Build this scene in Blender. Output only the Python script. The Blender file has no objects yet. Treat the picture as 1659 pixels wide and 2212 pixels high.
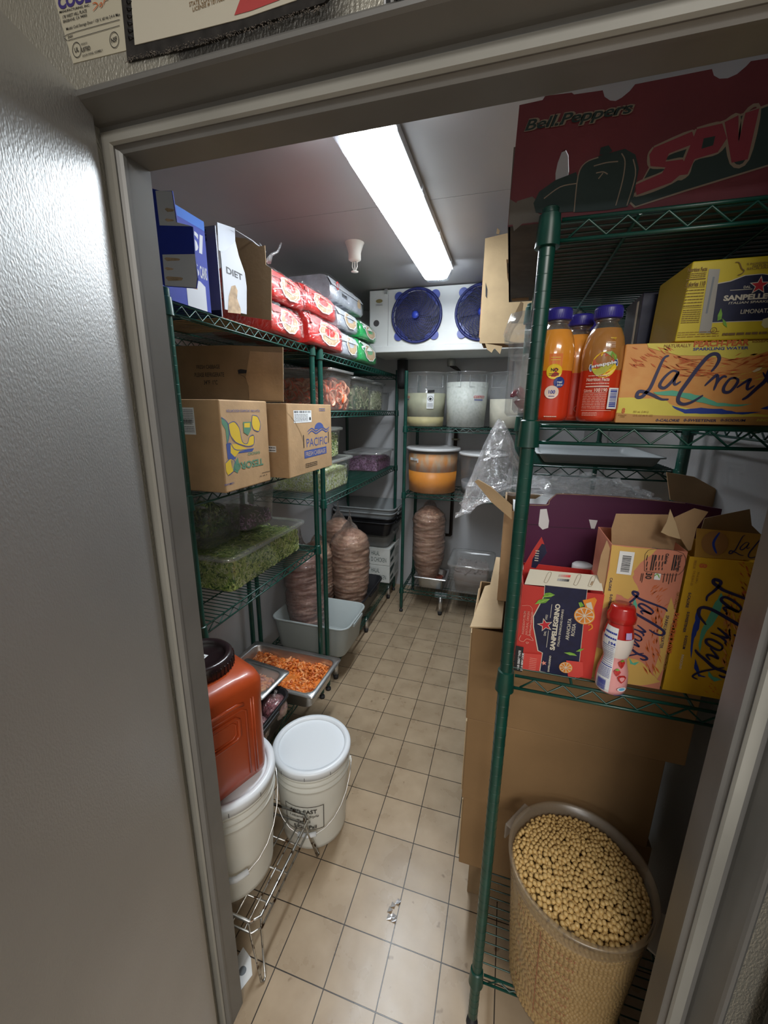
import bpy, math, random
from mathutils import Vector, Matrix, noise
random.seed(7)
PI = math.pi
sc = bpy.context.scene
col = sc.collection

# ---------------------------------------------------------------- camera, world, lights
cam = bpy.data.cameras.new('camera'); camo = bpy.data.objects.new('camera', cam); col.objects.link(camo)
cam.sensor_fit = 'HORIZONTAL'; cam.sensor_width = 36; cam.lens = 876.43 / 1659 * 36
cam.clip_start = .02
R_ = ((0.9571552, 0.2893715, 0.0108629), (0.0811788, -0.2321286, -0.9692916), (-0.2779638, 0.9286444, -0.2456740))
camo.matrix_world = Matrix(((R_[0][0], -R_[1][0], -R_[2][0], 0.5390825), (R_[0][1], -R_[1][1], -R_[2][1], -0.7177520),
                            (R_[0][2], -R_[1][2], -R_[2][2], 1.6253378), (0, 0, 0, 1)))
sc.camera = camo
sc.view_settings.view_transform = 'Standard'; sc.view_settings.look = 'None'
sc.view_settings.gamma = 1; sc.view_settings.use_curve_mapping = False
sc.view_settings.exposure = 0.15
TUBE = 56.0       # emission of the fluorescent tubes' diffuser
W = bpy.data.worlds.new('world'); sc.world = W; W.use_nodes = True
W.node_tree.nodes['Background'].inputs[0].default_value = (.80, .88, 1, 1)
W.node_tree.nodes['Background'].inputs[1].default_value = .20
def area(name, loc, rot, sx, sy, power, c=(1, 1, 1)):
    l = bpy.data.lights.new(name, 'AREA'); l.shape = 'RECTANGLE'; l.size = sx; l.size_y = sy; l.energy = power; l.color = c
    o = bpy.data.objects.new(name, l); o.location = loc; o.rotation_euler = rot; col.objects.link(o); return o
# the kitchen's ceiling lights, behind and to the left of the photographer
area('kitchen_light', (1.3, -2.3, 2.75), (0, 0, 0), 1.2, .6, 66, (1, .96, .90))
area('kitchen_light', (.5, -3.9, 2.75), (0, 0, 0), 1.2, .6, 45, (.92, .96, 1))

# ---------------------------------------------------------------- materials
MATS = {}
def nodes(name):
    m = bpy.data.materials.new(name); m.use_nodes = True
    nt = m.node_tree; return m, nt, nt.nodes['Principled BSDF']
def mat(name, c, rough=.5, metal=0, bump=0, bscale=60, var=0, vscale=8, spec=.5, sss=0, emit=0, stretch=None, c2=None, thr=None, detail=4, alpha=1, coat=0):
    if name in MATS: return MATS[name]
    m, nt, b = nodes(name); N = nt.nodes; L = nt.links
    b.inputs['Base Color'].default_value = (*c, 1); b.inputs['Roughness'].default_value = rough; b.inputs['Metallic'].default_value = metal
    b.inputs['Specular IOR Level'].default_value = spec; b.inputs['Coat Weight'].default_value = coat
    if alpha < 1: b.inputs['Alpha'].default_value = alpha
    if emit: b.inputs['Emission Color'].default_value = (*c, 1); b.inputs['Emission Strength'].default_value = emit
    tc = N.new('ShaderNodeTexCoord'); mp = N.new('ShaderNodeMapping'); L.new(tc.outputs['Object'], mp.inputs[0])
    if stretch: mp.inputs['Scale'].default_value = stretch
    if var or c2:
        n = N.new('ShaderNodeTexNoise'); n.inputs['Scale'].default_value = vscale; n.inputs['Detail'].default_value = detail; L.new(mp.outputs[0], n.inputs[0])
        r = N.new('ShaderNodeValToRGB'); L.new(n.outputs[0], r.inputs[0])
        r.color_ramp.elements[0].position, r.color_ramp.elements[1].position = thr or (.3, .7)
        if c2: r.color_ramp.elements[0].color = (*c, 1); r.color_ramp.elements[1].color = (*c2, 1)
        else:
            r.color_ramp.elements[0].color = (*[max(0, x * (1 - var)) for x in c], 1); r.color_ramp.elements[1].color = (*[min(1, x * (1 + var)) for x in c], 1)
        L.new(r.outputs[0], b.inputs['Base Color'])
    if bump:
        n2 = N.new('ShaderNodeTexNoise'); n2.inputs['Scale'].default_value = bscale; n2.inputs['Detail'].default_value = 3; L.new(mp.outputs[0], n2.inputs[0])
        bp = N.new('ShaderNodeBump'); bp.inputs['Strength'].default_value = bump; bp.inputs['Distance'].default_value = .004
        L.new(n2.outputs[0], bp.inputs['Height']); L.new(bp.outputs[0], b.inputs['Normal'])
    MATS[name] = m; return m
def clear(name, tint=(1, 1, 1), haze=.08, hazec=(.8, .82, .85), gloss=.06, rough=.12, bump=0, bscale=30, edge=.35):
    """thin clear plastic: mostly see-through, some haze, reflective at grazing angles"""
    if name in MATS: return MATS[name]
    m = bpy.data.materials.new(name); m.use_nodes = True; nt = m.node_tree; N = nt.nodes; L = nt.links; N.remove(N['Principled BSDF'])
    tr = N.new('ShaderNodeBsdfTransparent'); tr.inputs[0].default_value = (*tint, 1)
    df = N.new('ShaderNodeBsdfDiffuse'); df.inputs[0].default_value = (*hazec, 1)
    tl = N.new('ShaderNodeBsdfTranslucent'); tl.inputs[0].default_value = (*hazec, 1)
    md = N.new('ShaderNodeMixShader'); md.inputs[0].default_value = .4; L.new(df.outputs[0], md.inputs[1]); L.new(tl.outputs[0], md.inputs[2])
    m1 = N.new('ShaderNodeMixShader'); m1.inputs[0].default_value = haze; L.new(tr.outputs[0], m1.inputs[1]); L.new(md.outputs[0], m1.inputs[2])
    gl = N.new('ShaderNodeBsdfGlossy'); gl.inputs['Roughness'].default_value = rough
    lw = N.new('ShaderNodeLayerWeight'); lw.inputs[0].default_value = .35
    mm = N.new('ShaderNodeMath'); mm.operation = 'MULTIPLY_ADD'; mm.inputs[1].default_value = edge; mm.inputs[2].default_value = gloss
    L.new(lw.outputs['Fresnel'], mm.inputs[0])
    m2 = N.new('ShaderNodeMixShader'); L.new(mm.outputs[0], m2.inputs[0]); L.new(m1.outputs[0], m2.inputs[1]); L.new(gl.outputs[0], m2.inputs[2])
    L.new(m2.outputs[0], N['Material Output'].inputs[0])
    if bump:
        tc = N.new('ShaderNodeTexCoord'); n2 = N.new('ShaderNodeTexNoise'); n2.inputs['Scale'].default_value = bscale; n2.inputs['Detail'].default_value = 4; n2.inputs['Distortion'].default_value = 1.5
        L.new(tc.outputs['Object'], n2.inputs[0]); bp = N.new('ShaderNodeBump'); bp.inputs['Strength'].default_value = bump; bp.inputs['Distance'].default_value = .02
        L.new(n2.outputs[0], bp.inputs['Height'])
        L.new(bp.outputs[0], gl.inputs['Normal']); L.new(bp.outputs[0], lw.inputs['Normal'])
    MATS[name] = m; return m

# ---------------------------------------------------------------- mesh builder
class MB:
    def __init__(s): s.v = []; s.f = []; s.m = []; s.mats = []; s.sm = []
    def mi(s, m):
        if m not in s.mats: s.mats.append(m)
        return s.mats.index(m)
    def add(s, vs, fs, m, smooth=False):
        o = len(s.v); s.v.extend([tuple(v) for v in vs]); k = s.mi(m)
        for f in fs: s.f.append([o + i for i in f]); s.m.append(k); s.sm.append(smooth)
    def box(s, x0, y0, z0, x1, y1, z1, m, M=None):
        vs = [Vector(p) for p in ((x0,y0,z0),(x1,y0,z0),(x1,y1,z0),(x0,y1,z0),(x0,y0,z1),(x1,y0,z1),(x1,y1,z1),(x0,y1,z1))]
        if M is not None: vs = [M @ v for v in vs]
        s.add(vs, [(0,3,2,1),(4,5,6,7),(0,1,5,4),(1,2,6,5),(2,3,7,6),(3,0,4,7)], m)
    def quad(s, a, b, c, d, m): s.add([a, b, c, d], [(0, 1, 2, 3)], m)
    def plate(s, pts, nrm, t, m):
        """polygon (list of 3D points) given thickness t along nrm"""
        n = Vector(nrm).normalized() * t; k = len(pts); vs = [Vector(p) for p in pts] + [Vector(p) + n for p in pts]
        s.add(vs, [tuple(range(k))[::-1], tuple(range(k, 2 * k))] + [(i, (i + 1) % k, k + (i + 1) % k, k + i) for i in range(k)], m)
    def tube(s, pts, r, m, n=6, closed=False, cap=True):
        pts = [Vector(p) for p in pts]; k = len(pts); rings = []; up = None
        for i, p in enumerate(pts):
            a = pts[i - 1] if (i > 0 or closed) else p; b = pts[(i + 1) % k] if (i < k - 1 or closed) else p
            d = (b - a).normalized() if (b - a).length > 1e-9 else Vector((0, 0, 1))
            if up is None: up = d.orthogonal().normalized()
            up = (up - d * up.dot(d)); up = up.normalized() if up.length > 1e-6 else d.orthogonal().normalized()
            w = d.cross(up); rr = r[i] if isinstance(r, (list, tuple)) else r
            rings.append([p + (up * math.cos(2*PI*j/n) + w * math.sin(2*PI*j/n)) * rr for j in range(n)])
        s.loft(rings, m, closed_path=closed, cap0=cap and not closed, cap1=cap and not closed)
    def loft(s, rings, m, closed_path=False, cap0=False, cap1=False, smooth=True, mfun=None):
        n = len(rings[0]); vs = [v for r in rings for v in r]; fs = []; k = len(rings)
        for i in range(k if closed_path else k - 1):
            a = i * n; b = ((i + 1) % k) * n
            for j in range(n): fs.append((a + j, a + (j + 1) % n, b + (j + 1) % n, b + j))
        o = len(s.v)
        s.add(vs, fs, m, smooth)
        if mfun:
            for q in range(len(fs)): s.m[len(s.m) - len(fs) + q] = s.mi(mfun(q // n, q % n))
        if cap0: s.f.append([o + j for j in range(n)][::-1]); s.m.append(s.mi(m)); s.sm.append(False)
        if cap1: s.f.append([o + (k - 1) * n + j for j in range(n)]); s.m.append(s.mi(m)); s.sm.append(False)
    def lathe(s, prof, m, n=32, c=(0, 0, 0), cap0=False, cap1=False, wob=None):
        rings = []
        for r, z in prof:
            rings.append([Vector((c[0] + (r * (wob(j, z) if wob else 1)) * math.cos(2*PI*j/n), c[1] + (r * (wob(j, z) if wob else 1)) * math.sin(2*PI*j/n), c[2] + z)) for j in range(n)])
        s.loft(rings, m, cap0=cap0, cap1=cap1)
    def tf(s, M): s.v = [tuple(M @ Vector(v)) for v in s.v]; return s
    def mesh(s, name):
        me = bpy.data.meshes.new(name); me.from_pydata(s.v, [], s.f)
        for m in s.mats: me.materials.append(m)
        me.polygons.foreach_set('material_index', s.m); me.polygons.foreach_set('use_smooth', s.sm); me.update(); return me
    def build(s, name, parent=None, bevel=0, label=None, fix=True):
        me = s.mesh(name); o = bpy.data.objects.new(name, me); col.objects.link(o)
        if parent is not None: o.parent = parent
        if bevel:
            b = o.modifiers.new('bevel', 'BEVEL'); b.width = bevel; b.segments = 2; b.limit_method = 'ANGLE'; b.angle_limit = .6
        if label: o['label'] = label
        return o
def thing(name, label, cat, loc=(0, 0, 0), rz=0, group=None):
    o = bpy.data.objects.new(name, None); col.objects.link(o); o.location = loc; o.rotation_euler = (0, 0, rz); o.empty_display_size = .05
    return tag(o, label, cat, group)
def tag(o, label, cat, group=None, kind=None):
    o['label'] = label; o['category'] = cat
    if group: o['group'] = group
    if kind: o['kind'] = kind
    return o
def struct(mb, name, bevel=0):
    o = mb.build(name, None, bevel); o['kind'] = 'structure'; return o
def dup(root, loc, rz, label=None, group=None, name=None, scale=None):
    def cp(o, p):
        c = o.copy(); col.objects.link(c)
        if p is not None: c.parent = p
        for ch in o.children: cp(ch, c)
        return c
    r = cp(root, None); r.location = loc; r.rotation_euler = (0, 0, rz)
    if scale: r.scale = scale
    if label: r['label'] = label
    if group: r['group'] = group
    return r

# ---------------------------------------------------------------- lettering and print on flat faces
_TX = {}
def glyphs(txt, bold=0, shear=0):
    k = (txt, bold, shear)
    if k in _TX: return _TX[k]
    cu = bpy.data.curves.new('t', 'FONT'); cu.body = txt; cu.size = 1; cu.offset = bold; cu.shear = shear; cu.resolution_u = 3
    o = bpy.data.objects.new('t', cu); col.objects.link(o); dg = bpy.context.evaluated_depsgraph_get(); dg.update()
    me = bpy.data.meshes.new_from_object(o.evaluated_get(dg))
    vs = [(v.co.x, v.co.y) for v in me.vertices]; fs = [tuple(p.vertices) for p in me.polygons]
    bpy.data.objects.remove(o); bpy.data.curves.remove(cu); bpy.data.meshes.remove(me)
    x0 = min(v[0] for v in vs); x1 = max(v[0] for v in vs); y0 = min(v[1] for v in vs); y1 = max(v[1] for v in vs)
    vs = [((x - x0) / (x1 - x0), (y - y0) / max(1e-6, y1 - y0)) for x, y in vs]
    _TX[k] = (vs, fs, (x1 - x0) / max(1e-6, y1 - y0)); return _TX[k]
class Face:
    """flat print on a face: origin O, unit axes U (right), V (up); each call lies a hair above the one before"""
    def __init__(s, mb, O, U, V, lift=.0004, step=None, fmap=None):
        step = step or (.0002 if fmap else .00004)
        s.mb = mb; s.O = Vector(O); s.U = Vector(U).normalized(); s.V = Vector(V).normalized(); s.N = s.U.cross(s.V).normalized(); s.z = lift; s.st = step; s.fmap = fmap
    def pt(s, u, v): 
        if s.fmap: return s.fmap(u, v, s.z)
        return s.O + s.U * u + s.V * v + s.N * s.z
    def poly(s, pts, m): s.mb.add([s.pt(*p) for p in pts], [tuple(range(len(pts)))], m); s.z += s.st
    def rect(s, u0, v0, u1, v1, m, seg=1):
        for i in range(seg):
            a = u0 + (u1 - u0) * i / seg; b = u0 + (u1 - u0) * (i + 1) / seg
            s.mb.add([s.pt(a, v0), s.pt(b, v0), s.pt(b, v1), s.pt(a, v1)], [(0, 1, 2, 3)], m)
        s.z += s.st
    def disc(s, u, v, r, m, ru=None, n=24, r0=0, a0=0, a1=2*PI):
        ru = ru or r
        if r0: 
            vs = []
            for j in range(n + 1):
                a = a0 + (a1 - a0) * j / n; vs += [s.pt(u + ru*math.cos(a), v + r*math.sin(a)), s.pt(u + (ru - r + r0)*math.cos(a), v + r0*math.sin(a))]
            s.mb.add(vs, [(2*j, 2*j+2, 2*j+3, 2*j+1) for j in range(n)], m)
        else: s.mb.add([s.pt(u + ru*math.cos(2*PI*j/n), v + r*math.sin(2*PI*j/n)) for j in range(n)], [tuple(range(n))], m)
        s.z += s.st
    def text(s, txt, u, v, h, m, w=None, bold=0, shear=0, rot=0, align='l'):
        """lower-left corner at u,v; height h; width w stretches"""
        vs, fs, asp = glyphs(txt, bold, shear); w = w or asp * h
        c, n = math.cos(rot), math.sin(rot)
        if align == 'c': u -= w * c / 2; v -= w * n / 2
        s.mb.add([s.pt(u + x*w*c - y*h*n, v + x*w*n + y*h*c) for x, y in vs], fs, m); s.z += s.st
    def stroke(s, pts, w, m, taper=True):
        """brush stroke through pts (smoothed), width w"""
        P = [Vector((p[0], p[1])) for p in pts]; Q = []
        for i in range(len(P) - 1):
            p0 = P[max(0, i-1)]; p1 = P[i]; p2 = P[i+1]; p3 = P[min(len(P)-1, i+2)]
            for t in (0, .25, .5, .75):
                Q.append(.5 * (2*p1 + (p2-p0)*t + (2*p0-5*p1+4*p2-p3)*t*t + (3*p1-p0-3*p2+p3)*t**3))
        Q.append(P[-1]); vs = []; k = len(Q)
        for i, q in enumerate(Q):
            d = (Q[min(k-1, i+1)] - Q[max(0, i-1)]); d = d.normalized() if d.length > 1e-9 else Vector((1, 0)); nn = Vector((-d.y, d.x))
            ww = w * .5 * ((.35 + .65 * math.sin(PI * i / (k-1)) ** .5) if taper else 1)
            vs += [s.pt(*(q + nn * ww)), s.pt(*(q - nn * ww))]
        s.mb.add(vs, [(2*i, 2*i+1, 2*i+3, 2*i+2) for i in range(k-1)], m); s.z += s.st
    def lines(s, u0, v0, u1, v1, n, m, h=.35, jit=.35):
        """small unreadable print: n rows of broken dashes"""
        dv = (v1 - v0) / n
        for i in range(n):
            u = u0
            while u < u1:
                l = min(u1 - u, (u1 - u0) * random.uniform(.06, .2)); s.mb.add([s.pt(u, v0+dv*(i+.3)), s.pt(u+l*.85, v0+dv*(i+.3)), s.pt(u+l*.85, v0+dv*(i+.3+h)), s.pt(u, v0+dv*(i+.3+h))], [(0,1,2,3)], m); u += l
            u1_ = u1
        s.z += s.st
    def bars(s, u0, v0, u1, v1, m, n=22):
        u = u0
        while u < u1:
            w = (u1 - u0) / n * random.choice((.4, .7, 1.1)); s.mb.add([s.pt(u, v0), s.pt(min(u1, u+w), v0), s.pt(min(u1, u+w), v1), s.pt(u, v1)], [(0,1,2,3)], m); u += w + (u1-u0)/n*random.choice((.4, .7))
        s.z += s.st

# ---------------------------------------------------------------- shared materials
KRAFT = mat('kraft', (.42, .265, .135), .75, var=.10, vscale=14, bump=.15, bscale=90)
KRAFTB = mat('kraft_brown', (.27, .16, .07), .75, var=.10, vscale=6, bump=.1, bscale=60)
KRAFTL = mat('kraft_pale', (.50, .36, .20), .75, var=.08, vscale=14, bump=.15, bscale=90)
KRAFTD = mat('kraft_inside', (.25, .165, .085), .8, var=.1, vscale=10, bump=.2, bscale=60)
WHITE = mat('white_paper', (.75, .76, .76), .5)
INK = mat('black_ink', (.015, .015, .018), .6)
NAVY = mat('navy_ink', (.012, .016, .06), .5)
GREEN = mat('green_epoxy', (.004, .050, .036), .30, var=.2, vscale=30, spec=.6)
STEEL = mat('stainless_steel', (.70, .70, .70), .34, 1)
RUSTY = mat('rusty_chrome', (.62, .62, .60), .3, 1, c2=(.10, .06, .035), vscale=45, thr=(.54, .62))
BLACKP = mat('black_plastic', (.012, .012, .014), .38, bump=.1, bscale=40)
GREYP = mat('grey_plastic', (.23, .245, .25), .45, bump=.08, bscale=40)
RUBBER = mat('black_rubber', (.02, .02, .022), .6)
WALLM = mat('cooler_wall', (.50, .50, .51), .38, var=.06, vscale=3, bump=.12, bscale=150)
FRAMEM = mat('frame_paint', (.31, .305, .275), .5, var=.10, vscale=5, c2=None, bump=.05, bscale=30)
FRAMED = mat('frame_steel', (.20, .20, .195), .42, .25, var=.10, vscale=6)

# ---------------------------------------------------------------- structure
def tile_mat():
    m, nt, b = nodes('floor_tile'); N = nt.nodes; L = nt.links
    tc = N.new('ShaderNodeTexCoord'); br = N.new('ShaderNodeTexBrick'); L.new(tc.outputs['Object'], br.inputs[0])
    br.offset = 0; br.squash = 1; br.inputs['Scale'].default_value = 1; br.inputs['Brick Width'].default_value = .158; br.inputs['Row Height'].default_value = .158
    br.inputs['Mortar Size'].default_value = .0017; br.inputs['Mortar Smooth'].default_value = .25; br.inputs['Bias'].default_value = 0
    br.inputs['Color1'].default_value = (.43, .325, .215, 1); br.inputs['Color2'].default_value = (.37, .28, .185, 1); br.inputs['Mortar'].default_value = (.035, .028, .022, 1)
    n = N.new('ShaderNodeTexNoise'); n.inputs['Scale'].default_value = 9; n.inputs['Detail'].default_value = 8; L.new(tc.outputs['Object'], n.inputs[0])
    r = N.new('ShaderNodeValToRGB'); r.color_ramp.elements[0].position = .3; r.color_ramp.elements[1].position = .65; r.color_ramp.elements[0].color = (.80, .78, .76, 1); r.color_ramp.elements[1].color = (1, 1, 1, 1); L.new(n.outputs[0], r.inputs[0])
    mx = N.new('ShaderNodeMix'); mx.data_type = 'RGBA'; mx.blend_type = 'MULTIPLY'; mx.inputs[0].default_value = 1; L.new(br.outputs[0], mx.inputs[6]); L.new(r.outputs[0], mx.inputs[7])
    n3 = N.new('ShaderNodeTexNoise'); n3.inputs['Scale'].default_value = 26; n3.inputs['Detail'].default_value = 2; L.new(tc.outputs['Object'], n3.inputs[0])
    r3 = N.new('ShaderNodeValToRGB'); r3.color_ramp.elements[0].position = .70; r3.color_ramp.elements[1].position = .76; r3.color_ramp.elements[0].color = (1, 1, 1, 1); r3.color_ramp.elements[1].color = (.6, .55, .5, 1); L.new(n3.outputs[0], r3.inputs[0])
    mx2 = N.new('ShaderNodeMix'); mx2.data_type = 'RGBA'; mx2.blend_type = 'MULTIPLY'; mx2.inputs[0].default_value = 1; L.new(mx.outputs[2], mx2.inputs[6]); L.new(r3.outputs[0], mx2.inputs[7])
    L.new(mx2.outputs[2], b.inputs['Base Color'])
    rr = N.new('ShaderNodeMapRange'); rr.inputs[3].default_value = .20; rr.inputs[4].default_value = .38; L.new(n.outputs[0], rr.inputs[0]); L.new(rr.outputs[0], b.inputs['Roughness'])
    bp = N.new('ShaderNodeBump'); bp.invert = True; bp.inputs['Strength'].default_value = .7; bp.inputs['Distance'].default_value = .0015; L.new(br.outputs['Fac'], bp.inputs['Height'])
    n2 = N.new('ShaderNodeTexNoise'); n2.inputs['Scale'].default_value = 7; n2.inputs['Detail'].default_value = 2; L.new(tc.outputs['Object'], n2.inputs[0])
    bp2 = N.new('ShaderNodeBump'); bp2.inputs['Strength'].default_value = .25; bp2.inputs['Distance'].default_value = .006; L.new(n2.outputs[0], bp2.inputs['Height']); L.new(bp.outputs[0], bp2.inputs['Normal'])
    L.new(bp2.outputs[0], b.inputs['Normal']); b.inputs['Specular IOR Level'].default_value = .45
    return m
XL, XR, YB, ZC = -.865, 1.10, 2.78, 2.42
F0 = -.097; F1 = -.20    # cold-side and kitchen-side faces of the door wall
DX0, DX1, DZ = -.047, .864, 1.992
mb = MB(); mb.box(-2.2, -4.6, -.1, 2.6, YB + .1, 0, tile_mat()); struct(mb, 'floor')
mb = MB(); mb.box(XL - .1, F0, 0, XL, YB, ZC, WALLM); struct(mb, 'wall_left')
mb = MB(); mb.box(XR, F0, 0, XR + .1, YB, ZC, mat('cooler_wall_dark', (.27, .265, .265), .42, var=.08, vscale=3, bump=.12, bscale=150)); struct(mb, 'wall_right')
mb = MB(); mb.box(XL - .1, YB, 0, XR + .1, YB + .1, ZC, WALLM)
struct(mb, 'wall_back')
CEIL = mat('ceiling_panel', (.36, .355, .36), .42, .0, var=.05, vscale=2.5, bump=.04, bscale=12)
mb = MB()
ys = [F0 - .02, 1.09, YB + .1]
for a, b_ in zip(ys[:-1], ys[1:]): mb.box(XL - .1, a + .0012, ZC, XR + .1, b_ - .0012, ZC + .1, CEIL)
mb.box(XL - .1, F0, ZC + .004, XR + .1, YB, ZC + .09, INK); struct(mb, 'ceiling')
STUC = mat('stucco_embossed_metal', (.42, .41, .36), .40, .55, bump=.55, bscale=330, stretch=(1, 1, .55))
def dark_patch(m):      # darker patch round the laminated sheet, fading out upwards and sideways
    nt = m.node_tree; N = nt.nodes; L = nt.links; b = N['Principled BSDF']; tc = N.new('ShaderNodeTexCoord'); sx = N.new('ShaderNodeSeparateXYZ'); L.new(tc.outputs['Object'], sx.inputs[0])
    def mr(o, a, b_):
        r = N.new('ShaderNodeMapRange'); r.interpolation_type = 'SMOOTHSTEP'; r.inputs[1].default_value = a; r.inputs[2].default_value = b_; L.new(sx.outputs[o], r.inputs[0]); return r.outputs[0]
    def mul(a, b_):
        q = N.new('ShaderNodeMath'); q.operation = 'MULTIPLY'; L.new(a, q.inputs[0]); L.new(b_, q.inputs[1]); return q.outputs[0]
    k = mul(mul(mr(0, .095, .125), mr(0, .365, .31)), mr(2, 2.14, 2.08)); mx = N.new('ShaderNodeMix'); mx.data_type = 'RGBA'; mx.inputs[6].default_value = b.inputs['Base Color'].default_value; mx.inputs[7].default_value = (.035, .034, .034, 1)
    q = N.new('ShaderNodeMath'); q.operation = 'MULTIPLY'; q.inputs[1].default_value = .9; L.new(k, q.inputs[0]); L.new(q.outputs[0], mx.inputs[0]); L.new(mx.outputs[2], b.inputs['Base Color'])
dark_patch(STUC)
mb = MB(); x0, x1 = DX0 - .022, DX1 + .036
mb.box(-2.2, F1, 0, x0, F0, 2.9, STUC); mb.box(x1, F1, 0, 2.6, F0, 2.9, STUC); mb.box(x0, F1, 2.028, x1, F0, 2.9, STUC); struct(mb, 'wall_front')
mb = MB(); mb.box(-2.2, F1 - 4.4, 2.85, 2.6, F1, 2.95, mat('kitchen_ceiling', (.6, .6, .58), .7)); struct(mb, 'ceiling_kitchen')
mb = MB(); KW = mat('kitchen_wall', (.42, .41, .39), .5); mb.box(-2.3, -4.7, 0, -2.2, F1, 2.9, KW); struct(mb, 'wall_kitchen_left')
mb = MB(); mb.box(2.6, -4.7, 0, 2.7, F1, 2.9, KW); struct(mb, 'wall_kitchen_right')
mb = MB(); mb.box(-2.3, -4.7, 0, 2.7, -4.6, 2.9, KW); struct(mb, 'wall_kitchen_back')
# door frame: stepped profile swept round the opening (offset from opening, y)
def frame(prof, m, name):
    mb = MB(); rings = []
    for (a, b_) in (((DX0, -1), (0, None)), ((DX0, -1), (DZ, 1)), ((DX1, 1), (DZ, 1)), ((DX1, 1), (0, None))):
        ring = []
        for (o, y) in prof:
            ring.append(Vector((a[0] + a[1] * o, y, (b_[0] + o) if b_[1] else 0)))
        rings.append(ring)
    n = len(prof); vs = [v for r in rings for v in r]; fs = []
    for i in range(3):
        for j in range(n - 1): fs.append((i*n + j, i*n + j + 1, (i+1)*n + j + 1, (i+1)*n + j))
    mb.add(vs, fs, m); o = struct(mb, name); return o
prof = [(.03, F0 + .004), (0, F0 + .004), (0, -.137), (-.003, -.140), (-.003, -.146), (.001, -.149), (.004, -.152), (.003, -.156)]
frame(prof, FRAMED, 'trim_1')
frame([(.003, -.1555), (.0055, -.160), (.019, -.160), (.0205, -.157)], FRAMEM, 'trim_2')
frame([(.0205, -.1575), (.026, -.158), (.026, -.165), (.030, -.203), (.032, -.2075), (.036, -.2085), (.0395, -.206), (.040, F1 + .001)], FRAMED, 'trim_3')
# open door leaf at the left, its inner face towards the opening
def leaf_mat():
    m, nt, b = nodes('door_leaf_metal'); N = nt.nodes; L = nt.links
    b.inputs['Base Color'].default_value = (.46, .46, .46, 1); b.inputs['Metallic'].default_value = .8; b.inputs['Roughness'].default_value = .46
    tc = N.new('ShaderNodeTexCoord'); mp = N.new('ShaderNodeMapping'); mp.inputs['Scale'].default_value = (1, 1, .6); L.new(tc.outputs['Object'], mp.inputs[0])
    n = N.new('ShaderNodeTexNoise'); n.inputs['Scale'].default_value = 380; n.inputs['Detail'].default_value = 1; n.inputs['Roughness'].default_value = .4; L.new(mp.outputs[0], n.inputs[0])
    bp = N.new('ShaderNodeBump'); bp.inputs['Strength'].default_value = .5; bp.inputs['Distance'].default_value = .0010; L.new(n.outputs[0], bp.inputs['Height']); L.new(bp.outputs[0], b.inputs['Normal'])
    n2 = N.new('ShaderNodeTexNoise'); n2.inputs['Scale'].default_value = 3; n2.inputs['Detail'].default_value = 5; L.new(tc.outputs['Object'], n2.inputs[0])
    r = N.new('ShaderNodeValToRGB'); r.color_ramp.elements[0].color = (.44, .44, .435, 1); r.color_ramp.elements[1].color = (.57, .575, .58, 1); L.new(n2.outputs[0], r.inputs[0]); L.new(r.outputs[0], b.inputs['Base Color'])
    return m
hx, hy = -.055, -.175; dx, dy = .3, -.954
mb = MB(); nx, ny = dy, -dx     # thickness direction (away from the opening)
LF = leaf_mat()
def leafp(t, w, z): return (hx + dx * t + nx * w, hy + dy * t + ny * w, z)
vs = [leafp(t, w, z) for z in (.012, 2.03) for t, w in ((.005, 0), (0, .005), (.03, .012), (.048, .09), (.93, .09), (.93, 0))]
mb.add(vs, [(0,1,2,3,4,5)[::-1], (6,7,8,9,10,11)] + [(i, (i+1) % 6, 6 + (i+1) % 6, 6 + i) for i in range(6)], LF)
o = mb.build('door_leaf'); tag(o, 'open walk-in cooler door leaf of dimpled grey metal at the left', 'door')
mb = MB(); G = mat('gasket', (.05, .05, .045), .7)
mb.tube([leafp(.06, .094, .03), leafp(.06, .094, 2.01), leafp(.9, .094, 2.01)], .006, G); mb.build('gasket', o)

# ---------------------------------------------------------------- wire shelving
def post_mb(h):
    mb = MB(); z = .035; mb.lathe([(.0121, .035), (.0121, h - .003)], GREEN, n=18)
    while z < h - .004:
        z1 = min(z + .0242, h - .003); mb.lathe([(.0127, z), (.0127, z1)], GREEN, n=18); mb.lathe([(.0127, z1), (.0132, z1 + .0006), (.0127, z1 + .0012)], GREEN, n=18); z += .0254
    mb.lathe([(.0127, h - .004), (.010, h)], GREEN, n=18, cap1=True); return mb
PM = post_mb(1.934).mesh('post'); PM2 = post_mb(1.895).mesh('post')
def foot_mesh():
    mb = MB(); mb.lathe([(.006, .028), (.009, .03), (.012, .036), (.013, .04)][::-1] + [(.008, .028), (.008, .016), (.015, .014), (.016, 0)], RUBBER, 12, cap1=True); return mb.mesh('leveling_foot')
FM = foot_mesh()
def inst(name, me, parent, loc=(0, 0, 0)):
    o = bpy.data.objects.new(name, me); col.objects.link(o); o.parent = parent; o.location = loc; return o
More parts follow.
